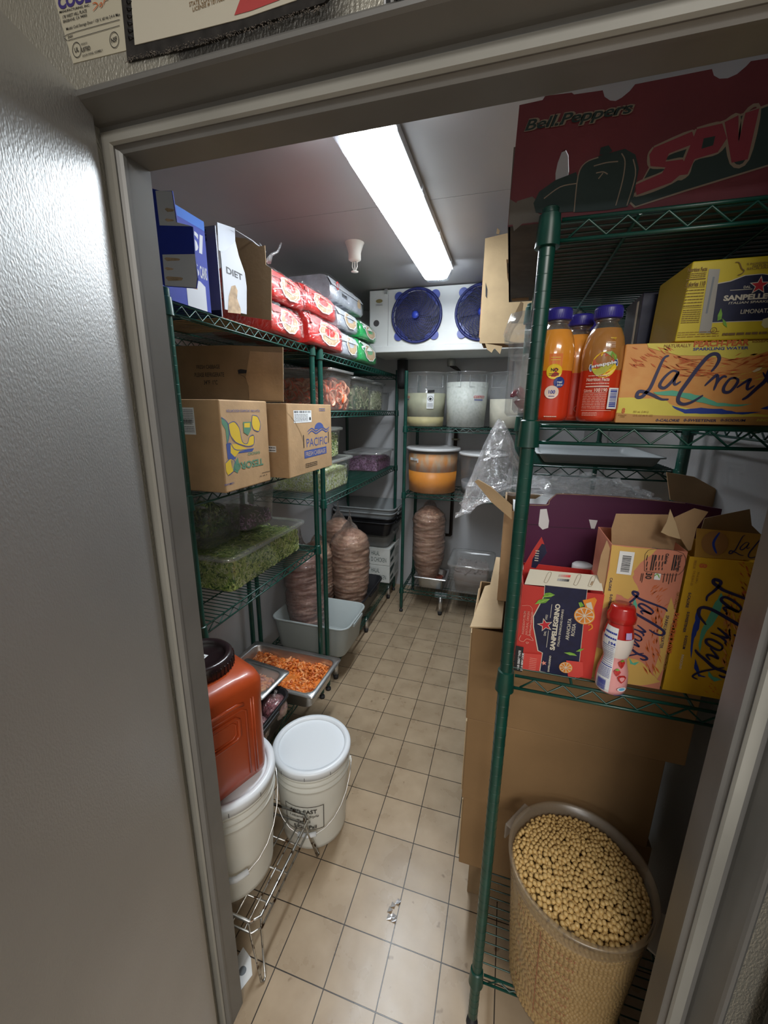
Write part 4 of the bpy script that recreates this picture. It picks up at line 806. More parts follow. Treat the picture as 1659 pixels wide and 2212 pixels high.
def bail(t, r, z, swing, m=STEEL, grip=True, off=(0, 0)):
    """wire handle hanging on the -y side"""
    mb = MB(); pts = []
    for k in range(15):
        a = PI*k/14; pts.append(Vector(((r+.010)*math.cos(a), -math.sin(a)*(r+.014)*swing[0], z - math.sin(a)*swing[1])))
    mb.tube(pts, .0018, m, 6); h_ = mb.build('handle', t)
    if grip: mb = MB(); mb.tube(pts[6:9], .0085, PL, 10); mb.build('grip', h_)
    for s in (-1, 1): mb = MB(); mb.lathe([(.009, 0), (.009, .012), (0, .013)], PW, 10); mb.tf(Matrix.Translation((s*(r-.003), 0, z)) @ Matrix.Rotation(s*PI/2, 4, 'Y')); mb.build('ear', t)
t = pail('pail', 'white lidded five-gallon pail standing on the floor with a boxed black printed label', -.092, .452, 0, r=.142, h=.372, rz=.30)
bail(t, .142, .30, (1.02, .185))
mb = MB(); Rl = .1365
def cylm(u, v, l): a = -PI/2 - .55 + (u)/Rl; rr_ = .1295 + (.142-.128)*(v/.30)*.95 + .0015 + l; return Vector((rr_*math.cos(a), rr_*math.sin(a), v))
f = Face(mb, (0, 0, 0), (1, 0, 0), (0, 0, 1), fmap=cylm, lift=.0008)
f.rect(-.01, .112, .135, .1145, INK, 10); f.rect(-.01, .222, .135, .2245, INK, 10); f.rect(-.01, .1145, -.0075, .222, INK, 1); f.rect(.1325, .1145, .135, .222, INK, 1)
f.text('MID-EAST', .015, .192, .018, INK, w=.095, bold=.02); f.text('Lebanese Style', .008, .170, .014, INK, w=.108, bold=.01, shear=.2); f.text('Tahini', .035, .148, .014, INK, w=.05, bold=.015); f.text('5-Gal. Pail', .022, .120, .016, INK, w=.085, bold=.02)
mb.build('label', t)
t = pail('pail', 'white lidded pail standing on the rusty wire rack, under the orange jug', -.20, .098, .205, r=.142, h=.368, rz=.75); bail(t, .142, .30, (1.0, .17))
# rusty wire rack
t = thing('wire_rack', 'low rusty chrome wire stand carrying a white pail at the left jamb', 'rack', (-.19, .145, 0))
def seg(pts, r=.0032): mb = MB(); mb.tube([(p[0]+.19, p[1]-.145, p[2]) for p in pts], r, RUSTY, 7); return mb
x0, x1, y0, y1, zt = -.345, -.034, -.022, .312, .198
mb = MB()
def loop(z, e=0, r=.0034):
    mb.tube([(a+.19, b_-.145, z) for a, b_ in ((x0-e, y0+.02-e), (x0+.02-e, y0-e), (x1-.02+e, y0-e), (x1+e, y0+.02-e), (x1+e, y1-.02+e), (x1-.02+e, y1+e), (x0+.02-e, y1+e), (x0-e, y1-.02+e))], r, RUSTY, 7, closed=True)
loop(zt, 0, .0050); loop(zt-.045); mb.build('top_frame', t)
mb = MB()
for x in (-.29, -.235, -.18, -.125, -.08): mb.tube([(x+.19, y0-.145, zt-.045), (x+.19, y1-.145, zt-.045)], .0026, RUSTY, 6)
for y in (.06, .15, .24): mb.tube([(x0+.19, y-.145, zt-.05), (x1+.19, y-.145, zt-.05)], .003, RUSTY, 6)
mb.build('grid', t)
for sx, sy in ((1, 1), (1, -1), (-1, 1), (-1, -1)):
    cx = x1 if sx > 0 else x0; cy = y1 if sy > 0 else y0
    seg([(cx - .004*sx, cy - .028*sy, zt), (cx - .003*sx, cy - .022*sy, zt-.05), (cx + .018*sx, cy + .006*sy, .006), (cx + .020*sx, cy + .016*sy, .004), (cx + .014*sx, cy + .020*sy, .008), (cx - .026*sx, cy + .0*sy, zt-.04), (cx - .028*sx, cy, zt)]).build('leg', t)
# orange jug with black lid
JO = mat('orange_jug_plastic', (.42, .062, .014), .33, var=.06, vscale=6, bump=.03, bscale=30, coat=.25); JB = mat('maroon_black_lid', (.02, .010, .012), .28, coat=.4)
t = thing('square_jug', 'tall orange-brown square plastic jug with a round black lid', 'jug', (-.228, .075, .577), -.378); w = .245; h = .345; mb = MB()
n = 6; rings = [rr(w-.03, w-.03, .03, 0, n=n), rr(w-.006, w-.006, .030, .008, n=n), rr(w, w, .032, .03, n=n), rr(w, w, .032, .24, n=n), rr(w+.004, w+.004, .032, .262, n=n), rr(w+.004, w+.004, .032, .305, n=n), rr(w-.010, w-.010, .04, .326, n=n), rr(w-.05, w-.05, .06, h-.012, n=n), rr(.17, .17, .075, h-.004, n=n)]
mb.loft(rings, JO, cap0=True, cap1=True); body = mb.build('body', t)
for sgn in (1,):     # moulded panels: raised ribs and a recessed grip on the aisle side
    mb = MB()
    def ringp(y0_, y1_, z0_, z1_, x, r): 
        return [(x, y0_, z0_+.01), (x, y0_, z1_-.01), (x, y0_+.01, z1_), (x, y1_-.01, z1_), (x, y1_, z1_-.01), (x, y1_, z0_+.01), (x, y1_-.01, z0_), (x, y0_+.01, z0_)]
    mb.tube(ringp(-.06, .035, .165, .235, w/2+.0005, 0), .0055, JO, 8, closed=True); mb.tube(ringp(-.05, .025, .175, .225, w/2-.0005, 0), .003, JO, 8, closed=True); mb.tube([(w/2+.002, -.095, .272), (w/2+.002, .03, .272), (w/2+.002, .05, .265)], .006, JO, 8); mb.tube([(w/2+.001, -.095, .25), (w/2+.001, .045, .25), (w/2+.001, .058, .24), (w/2+.001, .058, .03)], .003, JO, 8)
    for y in (.075, .083): mb.tube([(w/2+.0005, y, .02), (w/2+.0005, y, .27)], .0026, JO, 6)
    mb.build('moulded_ribs', t)
mb = MB(); mb.lathe([(.088, h-.012), (.090, h+.012), (.088, h+.030), (.082, h+.036), (.072, h+.036), (.068, h+.026), (.066, h+.018), (0, h+.016)], JB, 44, c=(-.015, .012, 0))
for j in range(44): a = 2*PI*j/44; mb.box(-.001, -.001, h-.004, .0015, .001, h+.022, JB, Matrix.Translation((-.015 + .0905*math.cos(a), .012 + .0905*math.sin(a), 0)) @ Matrix.Rotation(a, 4, 'Z'))
l_ = mb.build('lid', t)
mb = MB(); f = Face(mb, (-.035, -.035, h+.0168), (.92, .38, 0), (-.38, .92, 0)); f.rect(0, 0, .045, .062, WHITE); f.lines(.004, .006, .041, .056, 7, INK); mb.build('sticker', l_)
t = thing('paper_scrap', 'small white card with a grey dot lying on the floor by the jamb', 'paper', (0, 0, 0)); mb = MB(); mb.plate([(-.125, -.03, .001), (-.068, -.075, .001), (-.055, -.035, .001), (-.082, -.003, .001), (-.12, .012, .001)], (0, 0, 1), .001, WHITE); f = Face(mb, (0, 0, .0022), (1, 0, 0), (0, 1, 0)); f.disc(-.088, -.036, .011, mat('grey_print', (.18, .2, .22), .5)); mb.build('card', t)
t = thing('foil_scrap', 'crumpled shiny scrap of clear film lying on a floor tile', 'scrap', (.33, .42, 0)); p = at(850, 1965, 'z', 0); t.location = (p.x, p.y, 0); mb = MB(); rnd = random.Random(4)
for i in range(9): x, y = rnd.uniform(-.012, .012), rnd.uniform(-.035, .035); mb.add([(x-.008, y-.006, .001), (x+.006, y-.004, .003+rnd.random()*.006), (x+.008, y+.006, .001), (x-.004, y+.008, .002+rnd.random()*.006)], [(0, 1, 2, 3)], mat('crumpled_foil', (.8, .8, .82), .2, .8))
mb.build('foil', t)

# ================================================================ BACK UNIT
ROUND = clear('round_tub_plastic', haze=.22, gloss=.05, edge=.2, hazec=(.70, .72, .74))
def round_tub(label, x, y, z, r, h, body, fills, lid=False, group=None, taper=.88, handles=True):
    t = thing('round_food_container', label, 'container', (x, y, z), 0, group); mb = MB()
    mb.lathe([(r*taper-.012, 0), (r*taper, .006), (r*.975, h*.70), (r*.978, h*.705), (r*.995, h*.72), (r, h-.008), (r+.007, h-.006), (r+.008, h-.001), (r+.001, h)], body, 48, cap0=True); mb.build('body', t)
    if lid: mb = MB(); mb.lathe([(r+.006, h-.014), (r+.012, h-.012), (r+.012, h+.003), (r+.004, h+.007), (r-.008, h+.004)], lid, 48); mb.add([((r-.008)*math.cos(2*PI*j/48), (r-.008)*math.sin(2*PI*j/48), h+.004) for j in range(48)], [tuple(range(48))], lid); mb.build('lid', t)
    if handles:
        for s in (-1, 1):
            for q in (-1, 1):
                mb = MB(); a0 = s*.62 - PI/2
                pts = [(1.012*r*math.cos(a0 + u), 1.012*r*math.sin(a0 + u), h*.86 + v) for u, v in ((-.42, .03), (-.42, -.05), (.42, -.05), (.42, .03))]
            mb.tube(pts, .003, body, 5, closed=False); mb.build('handle', t)
    zz = 0
    for m, z1, nm in fills:
        mb = MB(); r0 = (r*taper + (r*.975-r*taper)*min(1, zz/(h*.70)))*.985; r1 = (r*taper + (r*.975-r*taper)*min(1, z1/(h*.70)))*.985
        mb.lathe([(r0, max(zz, .004)), (r1, z1)], m, 48, cap0=True, cap1=True); o = mb.build(nm[0]); o.location = (x, y, z); tag(o, nm[1], nm[2], kind='stuff'); zz = z1
    return t
BRO = mat('cloudy_broth', (.52, .51, .34), .4, var=.1, vscale=20); SED = mat('yellow_sediment', (.72, .62, .30), .5, var=.1, vscale=20)
YOG = mat('white_yoghurt_sauce', (.86, .88, .82), .45, c2=(.66, .70, .62), vscale=60, thr=(.42, .75)); HUM = mat('cream_sauce', (.82, .77, .62), .5, var=.1, vscale=20)
t = round_tub('tall round clear container of cloudy yellow broth, left one on the upper back shelf', -.085, 2.44, 1.503, .158, .385, ROUND, [(SED, .07, ('broth_sediment', 'yellow layer settled at the bottom of the left round container', 'sediment')), (BRO, .24, ('broth', 'cloudy greenish broth in the left tall round container', 'broth'))])
def cyl_print(t, r, build, z0=0, a0=-PI/2, name='print', taper=.0):
    mb = MB(); f = Face(mb, (0, 0, 0), (1, 0, 0), (0, 0, 1), lift=.001, fmap=lambda u, v, l: Vector(((r + taper*v + l)*math.cos(a0 + u/r), (r + taper*v + l)*math.sin(a0 + u/r), v + z0))); build(f); return mb.build(name, t)
REDI = mat('red_ink', (.55, .01, .02), .4); BLUI = mat('blue_ink', (.02, .04, .32), .4)
def p_(f):
    f.rect(.035, .13, .085, .235, WHITE, 3); f.disc(.060, .200, .019, INK, n=20, r0=.016); f.poly([(.048, .196), (.056, .208), (.066, .204), (.073, .196), (.066, .194), (.06, .186)], INK); f.lines(.040, .138, .080, .170, 5, INK); f.poly([(.040, .240), (.085, .245), (.085, .262), (.040, .258)], INK); f.text('COSTCO', -.165, .205, .014, REDI, w=.07, bold=.03, shear=.2); f.rect(-.155, .193, -.105, .198, BLUI)
cyl_print(t, .1435, p_, taper=.05)
t = round_tub('tall round container of white herb sauce on the upper back shelf', .222, 2.44, 1.503, .158, .385, ROUND, [(YOG, .315, ('white_sauce', 'white sauce flecked with herbs in the middle round container', 'sauce'))])
def p2(f): f.text('COSTCO', .06, .205, .017, REDI, w=.085, bold=.03, shear=.25); f.rect(.064, .190, .130, .195, BLUI)
cyl_print(t, .1435, p2, taper=.05)
round_tub('round container of cream sauce at the right, partly hidden by the green post', .53, 2.44, 1.503, .15, .38, ROUND, [(HUM, .20, ('cream_sauce', 'cream sauce in the right-hand round container', 'sauce'))])
ORS = mat('orange_sauce', (1, .36, .005), .4); ORD = mat('orange_streaks', (.95, .34, .02), .45, c2=(.75, .55, .36), vscale=22, thr=(.35, .65), stretch=(1, 1, .35))
LIDW = mat('translucent_lid', (.62, .62, .62), .4)
t = round_tub('wide round tub with a pale lid, full of bright orange sauce', -.012, 2.45, 1.003, .198, .335, ROUND, [(ORS, .165, ('orange_sauce', 'bright orange sauce in the wide lidded tub', 'sauce')), (ORD, .300, ('orange_froth', 'orange streaks clinging inside the wide lidded tub', 'sauce'))], lid=LIDW, handles=False, taper=.93)
cyl_print(t, .200, lambda f: f.poly([(-.17, .27), (-.08, .265), (-.08, .235), (-.09, .235), (-.09, .25), (-.17, .25)], LIDW))
t = round_tub('wide round lidded tub of greyish liquid beside the orange sauce', .385, 2.45, 1.003, .185, .31, ROUND, [(mat('grey_liquid', (.36, .38, .40), .4), .10, ('grey_liquid', 'grey liquid at the bottom of the second wide tub', 'liquid'))], lid=LIDW, handles=False)
meat('tall clear-wrapped stack of sliced meat in the small pan under the back shelves', -.015, 2.42, .245, .127, .62, MEAT, seed=6, peak=True, base=.5)
steel_pan('steel_pan', 'small deep steel pan under the wrapped meat on the bottom back shelf', .27, .25, .105, (.03, 2.40, .212), 0)
chunks('meat_juice', 'dark red meat juice and scraps in the small deep steel pan', 'meat', -.06, .12, 2.32, 2.48, .22, .285, [mat('juice_red', (.20, .05, .03), .2, coat=.6)], 50, .012, 21)
clear_tub('food_storage_box', 'clear plastic box of greyish pink frozen meat on the bottom back shelf', .175, .50, 2.29, 2.68, .212, .235, m=CLRH, lid=True)
chunks('frozen_meat', 'greyish pink meat packed in the clear box on the bottom back shelf', 'meat', .20, .48, 2.315, 2.655, .218, .375, [mat('greyish_pink_meat', (.30, .21, .19), .5, c2=(.44, .40, .38), vscale=14, stretch=(.5, .5, 2))], 60, .02, 22, 0, .006)
t = thing('floor_leg', 'short stainless steel support leg with a grey bracket under the back shelf', 'leg', (.12, 2.30, 0)); mb = MB(); mb.tube([(0, 0, .165), (0, 0, .03)], .017, STEEL, 12); mb.tube([(0, 0, .03), (0, 0, 0)], [.019, .014], RUBBER, 12); mb.box(-.045, -.012, .155, .05, .03, .185, GREYP); mb.build('leg_tube', t)

# ================================================================ RIGHT SIDE, LOW
# three big plain cartons stacked on the bottom shelf
for (x0_, x1_, z0_, z1_, y0_, l) in ((.497, 1.005, .212, .475, .305, 'lowest of three large plain cartons stacked under the drink shelf'), (.492, .99, .477, .765, .300, 'middle one of three large plain cartons stacked under the drink shelf'), (.488, 1.03, .767, 1.055, .295, 'top one of three large plain cartons under the drink shelf, its pale flap lifted')):
    t = thing('cardboard_carton', l, 'cardboard box', ((x0_+x1_)/2, y0_, z0_), 0, 'large cartons under the drink shelf'); w2 = (x1_-x0_)/2; mb = MB()
    carton(mb, -w2, 0, 0, w2, .33, z1_-z0_, KRAFTB, t=.006, top=(z0_ < .7)); mb.build('body', t, .003)
    mb = MB(); mb.plate([(-w2-.0005, .01, .02), (-w2-.0005, .31, .02), (-w2-.0005, .31, z1_-z0_-.02), (-w2-.0005, .01, z1_-z0_-.02)], (-1, 0, 0), .003, KRAFTL); mb.build('side_panel', t)  # paler skin: the lamp-lit look of the side is put into its colour
    if z0_ > .7:
        h = z1_-z0_; mb = MB(); mb.plate([(-w2-.006, .0, h), (-w2+.075, .0, h+.012), (-w2+.085, .30, h+.10), (-w2+.045, .31, h+.095), (-w2+.035, .17, h+.055), (-w2+.02, .165, h+.05)], (0, 0, 1), .004, KRAFTL); mb.build('top_flap', t)
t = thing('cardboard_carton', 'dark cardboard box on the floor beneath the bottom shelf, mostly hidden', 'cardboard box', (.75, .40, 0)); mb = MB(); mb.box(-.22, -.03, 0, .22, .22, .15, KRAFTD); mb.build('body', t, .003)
# chickpea tub
CK = clear('chickpea_tub_plastic', haze=.24, gloss=.04, edge=.15, hazec=(.55, .46, .34), rough=.3)
tx, ty, tz, tr, th = .778, .098, .214, .152, .39
t = thing('round_food_container', 'large round translucent tub full of chickpeas at the bottom right', 'container', (tx, ty, tz), 0); mb = MB()
def tubr(z): return .127 + (tr-.127)*min(1, z/th)
mb.lathe([(.115, 0), (.126, .008), (tubr(th-.05), th-.05), (tr, th-.045), (tr+.002, th-.004), (tr+.006, th-.002), (tr+.006, th+.002), (tr-.003, th+.002), (tr-.004, th-.045)], CK, 64, cap0=True); mb.build('body', t)
for a in (-.55, 2.55):
    HM = clear('tub_handle_plastic', haze=.5, gloss=.06, edge=.2, hazec=(.45, .40, .34)); mb = MB(); c, s = math.cos(a), math.sin(a); M = Matrix.Translation((c*(tr+.0), s*(tr+.0), th-.010)) @ Matrix.Rotation(a, 4, 'Z')
    e = .042 if a < 0 else .018; mb.box(0, -.045, -.003, e, .045, .003, HM, M); mb.box(e-.005, -.045, -.045, e, .045, .003, HM, M); mb.build('handle', t, .003)
mb = MB(); GR = mat('graduation_print', (.28, .09, .05), .6)
f = Face(mb, (0, 0, 0), (1, 0, 0), (0, 0, 1), lift=.001, fmap=lambda u, v, l: Vector(((tubr(v)+.0005+l)*math.cos(-PI/2-.62 + u/.14), (tubr(v)+.0005+l)*math.sin(-PI/2-.62 + u/.14), v)))
f.rect(0, .05, .0015, .335, GR)
for k in range(9): z = .07 + k*.032; f.rect(0, z, .028, z+.0022, GR, 3); f.text(str(6 + 2*k) + ' QT', .034, z-.004, .010, GR, w=.035); f.rect(-.028, z+.012, 0, z+.0135, GR, 3)
for k in range(5): z = .10 + k*.058; f.text(str(6 + 4*k) + ' L', -.055, z, .010, GR, w=.022)
mb.build('graduations', t)
CP = mat('chickpea_tan', (.60, .40, .15), .42, var=.14, vscale=3, bump=.1, bscale=120, coat=.1)
rnd = random.Random(12)
def pea(k):
    mb = MB(); r = .0052; rg = []
    for i in range(1, 8):
        b_ = PI*i/8; rg.append([Vector((math.sin(b_)*math.cos(2*PI*j/9)*1.0, math.sin(b_)*math.sin(2*PI*j/9)*(1 + .10*math.cos(b_*3 + k)), math.cos(b_)*(1.12 if i > 1 else 1.22)))*r for j in range(9)])
    mb.loft(rg, CP, cap0=True, cap1=True); return mb
PEAS = [pea(k).mesh('chickpea') for k in range(4)]
pts = []; RR = tr - .012
def surf(x, y): d2 = math.hypot(x, y)/RR; return th - .028 + .026*(1 - d2*d2) + .006*noise.noise(Vector((x*20, y*20, 0)))
tries = 0
grid = {}
while tries < 60000 and len(pts) < 900:
    tries += 1; a = rnd.uniform(0, 2*PI); q = RR*math.sqrt(rnd.random()); x, y = q*math.cos(a), q*math.sin(a); ok = True; g = (int(x/.0095), int(y/.0095))
    for i in (-1, 0, 1):
        for j in (-1, 0, 1):
            for (px, py) in grid.get((g[0]+i, g[1]+j), ()):
                if (px-x)**2 + (py-y)**2 < .0087**2: ok = False
    if ok: grid.setdefault(g, []).append((x, y)); pts.append((x, y))
pts.sort(key=lambda p: (p[0]+tx-.54)**2 + (p[1]+ty+.72)**2)
for i, (x, y) in enumerate(pts[:300]):
    o = bpy.data.objects.new('chickpea', PEAS[i % 4]); col.objects.link(o); o.location = (tx+x, ty+y, tz+surf(x, y)+rnd.uniform(-.001, .001)); o.rotation_euler = (rnd.uniform(0, 6), rnd.uniform(0, 6), rnd.uniform(0, 6)); s = rnd.uniform(.88, 1.1); o.scale = (s, s, s)
    tag(o, 'single chickpea on the near side of the heap in the big round tub', 'chickpea', 'chickpeas on top of the tub')
mb = MB()
def addpea(x, y, z, s=1):
    M = Matrix.Translation((x, y, z)) @ Matrix.Rotation(rnd.uniform(0, 6), 4, 'X') @ Matrix.Rotation(rnd.uniform(0, 6), 4, 'Z') @ Matrix.Scale(s, 4); q = pea(rnd.randint(0, 3)) if 0 else None
    mb.add([M @ Vector(v) for v in PB[rnd.randint(0, 3)].v], PB[0].f, CP, True)
PB = [pea(k) for k in range(4)]
for (x, y) in pts[300:]: addpea(x, y, surf(x, y)+rnd.uniform(-.001, .001), rnd.uniform(.9, 1.1))
for q in range(900): a = rnd.uniform(0, 2*PI); d_ = RR*math.sqrt(rnd.random())*.99; x, y = d_*math.cos(a), d_*math.sin(a); addpea(x, y, surf(x, y)-.0065, 1)
zz = .012
while zz < th - .03:
    n_ = int(2*PI*tubr(zz)/.0098); off = rnd.random()
    for j in range(n_):
        a = 2*PI*(j+off)/n_
        if math.sin(a) < .55: addpea((tubr(zz)-.0075)*math.cos(a), (tubr(zz)-.0075)*math.sin(a), zz+rnd.uniform(-.001, .001), rnd.uniform(.9, 1.08))
    zz += .0088
mb.lathe([(0, .006), (.108, .006), (tr-.022, th-.04), (0, th-.018)], CP, 40)
o = mb.build('chickpeas'); o.location = (tx, ty, tz); tag(o, 'mass of chickpeas filling the large round tub', 'chickpeas', kind='stuff')

# ================================================================ RIGHT SIDE, DRINKS
def yface(mb, y, lift=.0006):
    f = Face(mb, (0, y, 0), (1, 0, 0), (0, 0, 1), lift=lift)
    def q(px, py): p = at(px, py, 'y', y); return (p.x, p.z)
    return f, q
def crop(q, ox, oy, s): return lambda x, y: q(ox + x/s, oy + y/s)
def txt(f, c, s, x0, y0, x1, y1, m, bold=.01, shear=0, H=None):
    """lettering whose baseline runs from (x0,y0) and whose upper right corner is (x1,y1), in crop pixels"""
    a = c(x0, y0); b_ = c(x1, y0); h = abs(c(x0, y0)[1] - c(x0, y1)[1]); f.text(s, a[0], a[1], H or h, m, w=abs(b_[0]-a[0]), bold=bold, shear=shear)
INKB = mat('script_ink', (.018, .016, .075), .5); TEAL = mat('print_teal', (.10, .42, .28), .6); COB = mat('print_cobalt', (.01, .04, .30), .5)
LC = [([(255,1295),(190,1330),(110,1500),(30,1680),(-20,1740),(-80,1800),(-140,1800),(-120,1740),(-60,1735),(60,1780),(160,1830),(250,1830)], 44),
      ([(370,1500),(300,1480),(200,1560),(140,1660),(200,1690),(300,1600),(370,1500),(320,1600),(330,1650),(400,1610)], 38),
      ([(770,1490),(830,1420),(870,1330),(830,1275),(740,1300),(620,1430),(480,1620),(390,1750),(365,1850),(430,1890),(540,1860),(670,1780)], 46),
      ([(690,1665),(780,1580),(840,1535),(845,1600),(800,1720)], 36), ([(800,1700),(860,1600),(920,1550),(960,1560)], 30),
      ([(1080,1570),(1000,1580),(925,1680),(930,1740),(1000,1735),(1075,1650),(1095,1590),(1040,1560)], 36),
      ([(1080,1690),(1180,1620),(1250,1585),(1215,1650),(1215,1710),(1300,1660)], 34),
      ([(1145,1835),(1210,1800),(1320,1700),(1430,1600),(1480,1480),(1540,1440),(1580,1490),(1550,1540)], 44), ([(1400,1500),(1470,1620),(1560,1740),(1660,1800),(1700,1740)], 30)]
def lacroix(f, fn, k):
    for pts, w in LC: f.stroke([fn(x, y) for x, y in pts], w*k, INKB)
def blob(f, pts, m, jag=.0, seed=0):
    rnd = random.Random(seed); out = []
    for i in range(len(pts)):
        a, b_ = pts[i], pts[(i+1) % len(pts)]
        for t in (0, .33, .66): out.append((a[0]+(b_[0]-a[0])*t + rnd.uniform(-jag, jag), a[1]+(b_[1]-a[1])*t + rnd.uniform(-jag, jag)))
    f.poly(out, m)
def dashes(f, c, x0, y0, x1, y1, n, m, ang, ln=.012, wd=.0016, seed=1):
    rnd = random.Random(seed)
    for i in range(n):
        u, v = c(rnd.uniform(x0, x1), rnd.uniform(y0, y1)); a = ang + rnd.uniform(-.25, .25); L_ = ln*rnd.uniform(.4, 1.3); W_ = wd*rnd.uniform(.5, 1.5); d_ = (math.cos(a)*L_/2, math.sin(a)*L_/2); n_ = (-math.sin(a)*W_/2, math.cos(a)*W_/2)
        f.mb.add([f.pt(u-d_[0], v-d_[1]), f.pt(u+n_[0], v+n_[1]), f.pt(u+d_[0], v+d_[1]), f.pt(u-n_[0], v-n_[1])], [(0, 3, 2, 1)], m)
    f.z += f.st
P_OR = mat('peach_orange', (.62, .25, .055), .55, c2=(.68, .33, .09), vscale=40); P_YE = mat('peach_yellow', (.66, .56, .08), .55, var=.06, vscale=20); P_RD = mat('peach_red', (.55, .12, .025), .6); OCH = mat('ochre_print', (.40, .21, .03), .6); OCHD = mat('ochre_text', (.28, .13, .02), .6)
SZ = 1.607
# peach-pear carton
t = thing('sparkling_water_carton', 'orange and yellow eight-can water carton lying on the shelf beside the bottles', 'drink carton', (0, 0, 0)); yf = .085; mb = MB(); px0, px1 = .713, .985
mb.box(px0, yf, SZ, px1, yf+.132, SZ+.127, P_OR); mb.build('body', t, .002)
mb = MB(); f, q = yface(mb, yf); c = crop(q, 1400, 540, 5.672); zt = SZ+.127
f.rect(px0+.001, SZ+.0005, px1-.001, SZ+.016, mat('carton_base_brown', (.48, .25, .07), .6))
blob(f, [(px0+.001, SZ+.016), (px0+.10, SZ+.012), (px1-.03, SZ+.014), c(600, 1960), c(300, 1900), c(200, 1830), c(60, 1820), (px0+.001, SZ+.042)], P_YE, .001, 1)
blob(f, [(px0+.03, zt-.001), (px1-.001, zt-.001), (px1-.001, zt-.02), c(1460, 1240), c(1250, 1310), c(1000, 1330), c(700, 1300), c(450, 1300), c(200, 1260), c(0, 1200)], P_YE, .001, 2)
dashes(f, c, -200, 1200, 400, 1450, 34, P_RD, -.5, .016, .002, 3); dashes(f, c, 400, 1320, 1100, 1560, 46, P_RD, -.1, .018, .0016, 4); dashes(f, c, 1050, 1280, 1469, 1450, 22, P_RD, .35, .018, .0018, 5); dashes(f, c, 900, 1400, 1600, 1600, 20, P_YE, .3, .014, .0014, 6); dashes(f, c, 450, 1480, 900, 1560, 16, P_RD, -.1, .010, .001, 16)
blob(f, [c(60, 1740), c(300, 1720), c(520, 1760), c(680, 1800), c(850, 1870), c(1050, 1890), c(1280, 1885), c(1100, 1920), c(850, 1915), c(600, 1860), c(350, 1790), c(100, 1775)], TEAL, .0006, 7)
blob(f, [c(290, 1910), c(450, 1950), c(650, 1935), c(900, 1950), c(1080, 1990), c(1390, 1985), c(1150, 2015), c(900, 2010), c(650, 2010), c(450, 2000), c(350, 1960)], COB, .0006, 8)
f.poly([c(1370, 1945), c(1480, 1905), c(1600, 1900), c(1560, 1940), c(1460, 1955)], COB)
lacroix(f, c, 1.27e-4)
txt(f, c, 'NATURALLY', 190, 1198, 520, 1160, OCHD); txt(f, c, 'PEACH-PEAR', 550, 1190, 1225, 1118, P_RD, .035); txt(f, c, 'SPARKLING WATER', 545, 1235, 1218, 1200, COB, .02); txt(f, c, 'ESSENCED', 1268, 1138, 1620, 1103, OCHD, .02)
for s_, x0, x1 in (('0-CALORIE', 90, 380), ('0-SWEETENER', 430, 830), ('0-SODIUM', 880, 1185), ('INNOCENT!', 1320, 1620)): txt(f, c, s_, x0, 2100, x1, 2068, INKB if s_[0] == '0' else P_YE, .02, .1)
txt(f, c, '8', -330, 2000, -290, 1935, P_RD, .04); txt(f, c, 'SPARKLING', -370, 2030, -270, 2015, OCHD); txt(f, c, 'CANS', -350, 2050, -290, 2034, OCHD); txt(f, c, '355 mL (2.84 L)', -190, 2000, 0, 1970, OCHD, 0, .2); txt(f, c, '12 FL OZ (96 FL OZ)', -190, 2045, 50, 2015, OCHD, 0, .2)
f.poly([c(1265, 1490), c(1330, 1450), c(1390, 1440), c(1360, 1475), c(1290, 1500)], mat('pale_leaf_print', (.72, .6, .4), .6))
mb.build('print', t)
# yellow limonata carton on top of it, slightly turned
LEM = mat('lemon_yellow', (.60, .47, .018), .5, var=.05, vscale=8); LEMD = mat('lemon_side', (.52, .38, .03), .5); LNV = mat('label_navy', (.008, .011, .045), .45, var=.2, vscale=90)
REDS = mat('star_red', (.50, .02, .035), .5); CREAM = mat('print_cream', (.62, .58, .47), .55); LEAF = mat('leaf_green', (.16, .36, .04), .55, var=.3, vscale=100); LEAFL = mat('leaf_pale', (.42, .60, .15), .55)
t = thing('soda_can_carton', 'yellow lemon soda six-pack carton lying on top of the orange water carton', 'drink carton', (0, 0, 0)); yf = .092; mb = MB(); z0 = SZ+.129
xl = at(1458, 735, 'y', yf).x; mb.add([(xl, yf, z0), (1.0, yf, z0), (1.0, yf+.13, z0), (xl-.004, yf+.13, z0), (xl+.006, yf, z0+.116), (1.0, yf, z0+.116), (1.0, yf+.13, z0+.116), (xl, yf+.13, z0+.116)], [(0,3,2,1),(4,5,6,7),(0,1,5,4),(1,2,6,5),(2,3,7,6),(3,0,4,7)], LEM)
mb.build('body', t, .002)
mb = MB(); f, q = yface(mb, yf); c = crop(q, 1400, 540, 5.672)
f.poly([c(640, 905), c(780, 420), c(1000, 380), c(1180, 310), c(1400, 290), c(1700, 330), c(1800, 380), c(1700, 860), c(1400, 870), c(1000, 885), c(800, 895)], CREAM)
f.poly([c(655, 900), c(790, 430), c(1010, 388), c(1190, 318), c(1400, 298), c(1700, 340), c(1790, 390), c(1690, 852), c(1400, 862), c(1000, 877), c(800, 887)], LNV)
f.poly([c(620, 1018), c(745, 235), c(880, 235), c(765, 1018)], mat('grey_tape', (.33, .32, .29), .35)); f.poly([c(700, 780), c(790, 330), c(815, 330), c(725, 780)], mat('grey_print', (0, 0, 0)))
def star(f, u, v, r, m, k=.42, rot=PI/2): f.poly([(u + (r if i % 2 == 0 else r*k)*math.cos(rot + i*PI/5), v + (r if i % 2 == 0 else r*k)*math.sin(rot + i*PI/5)) for i in range(10)], m)
u, v = c(1362, 435); star(f, u, v, .0135, CREAM); star(f, u, v, .0108, REDS)
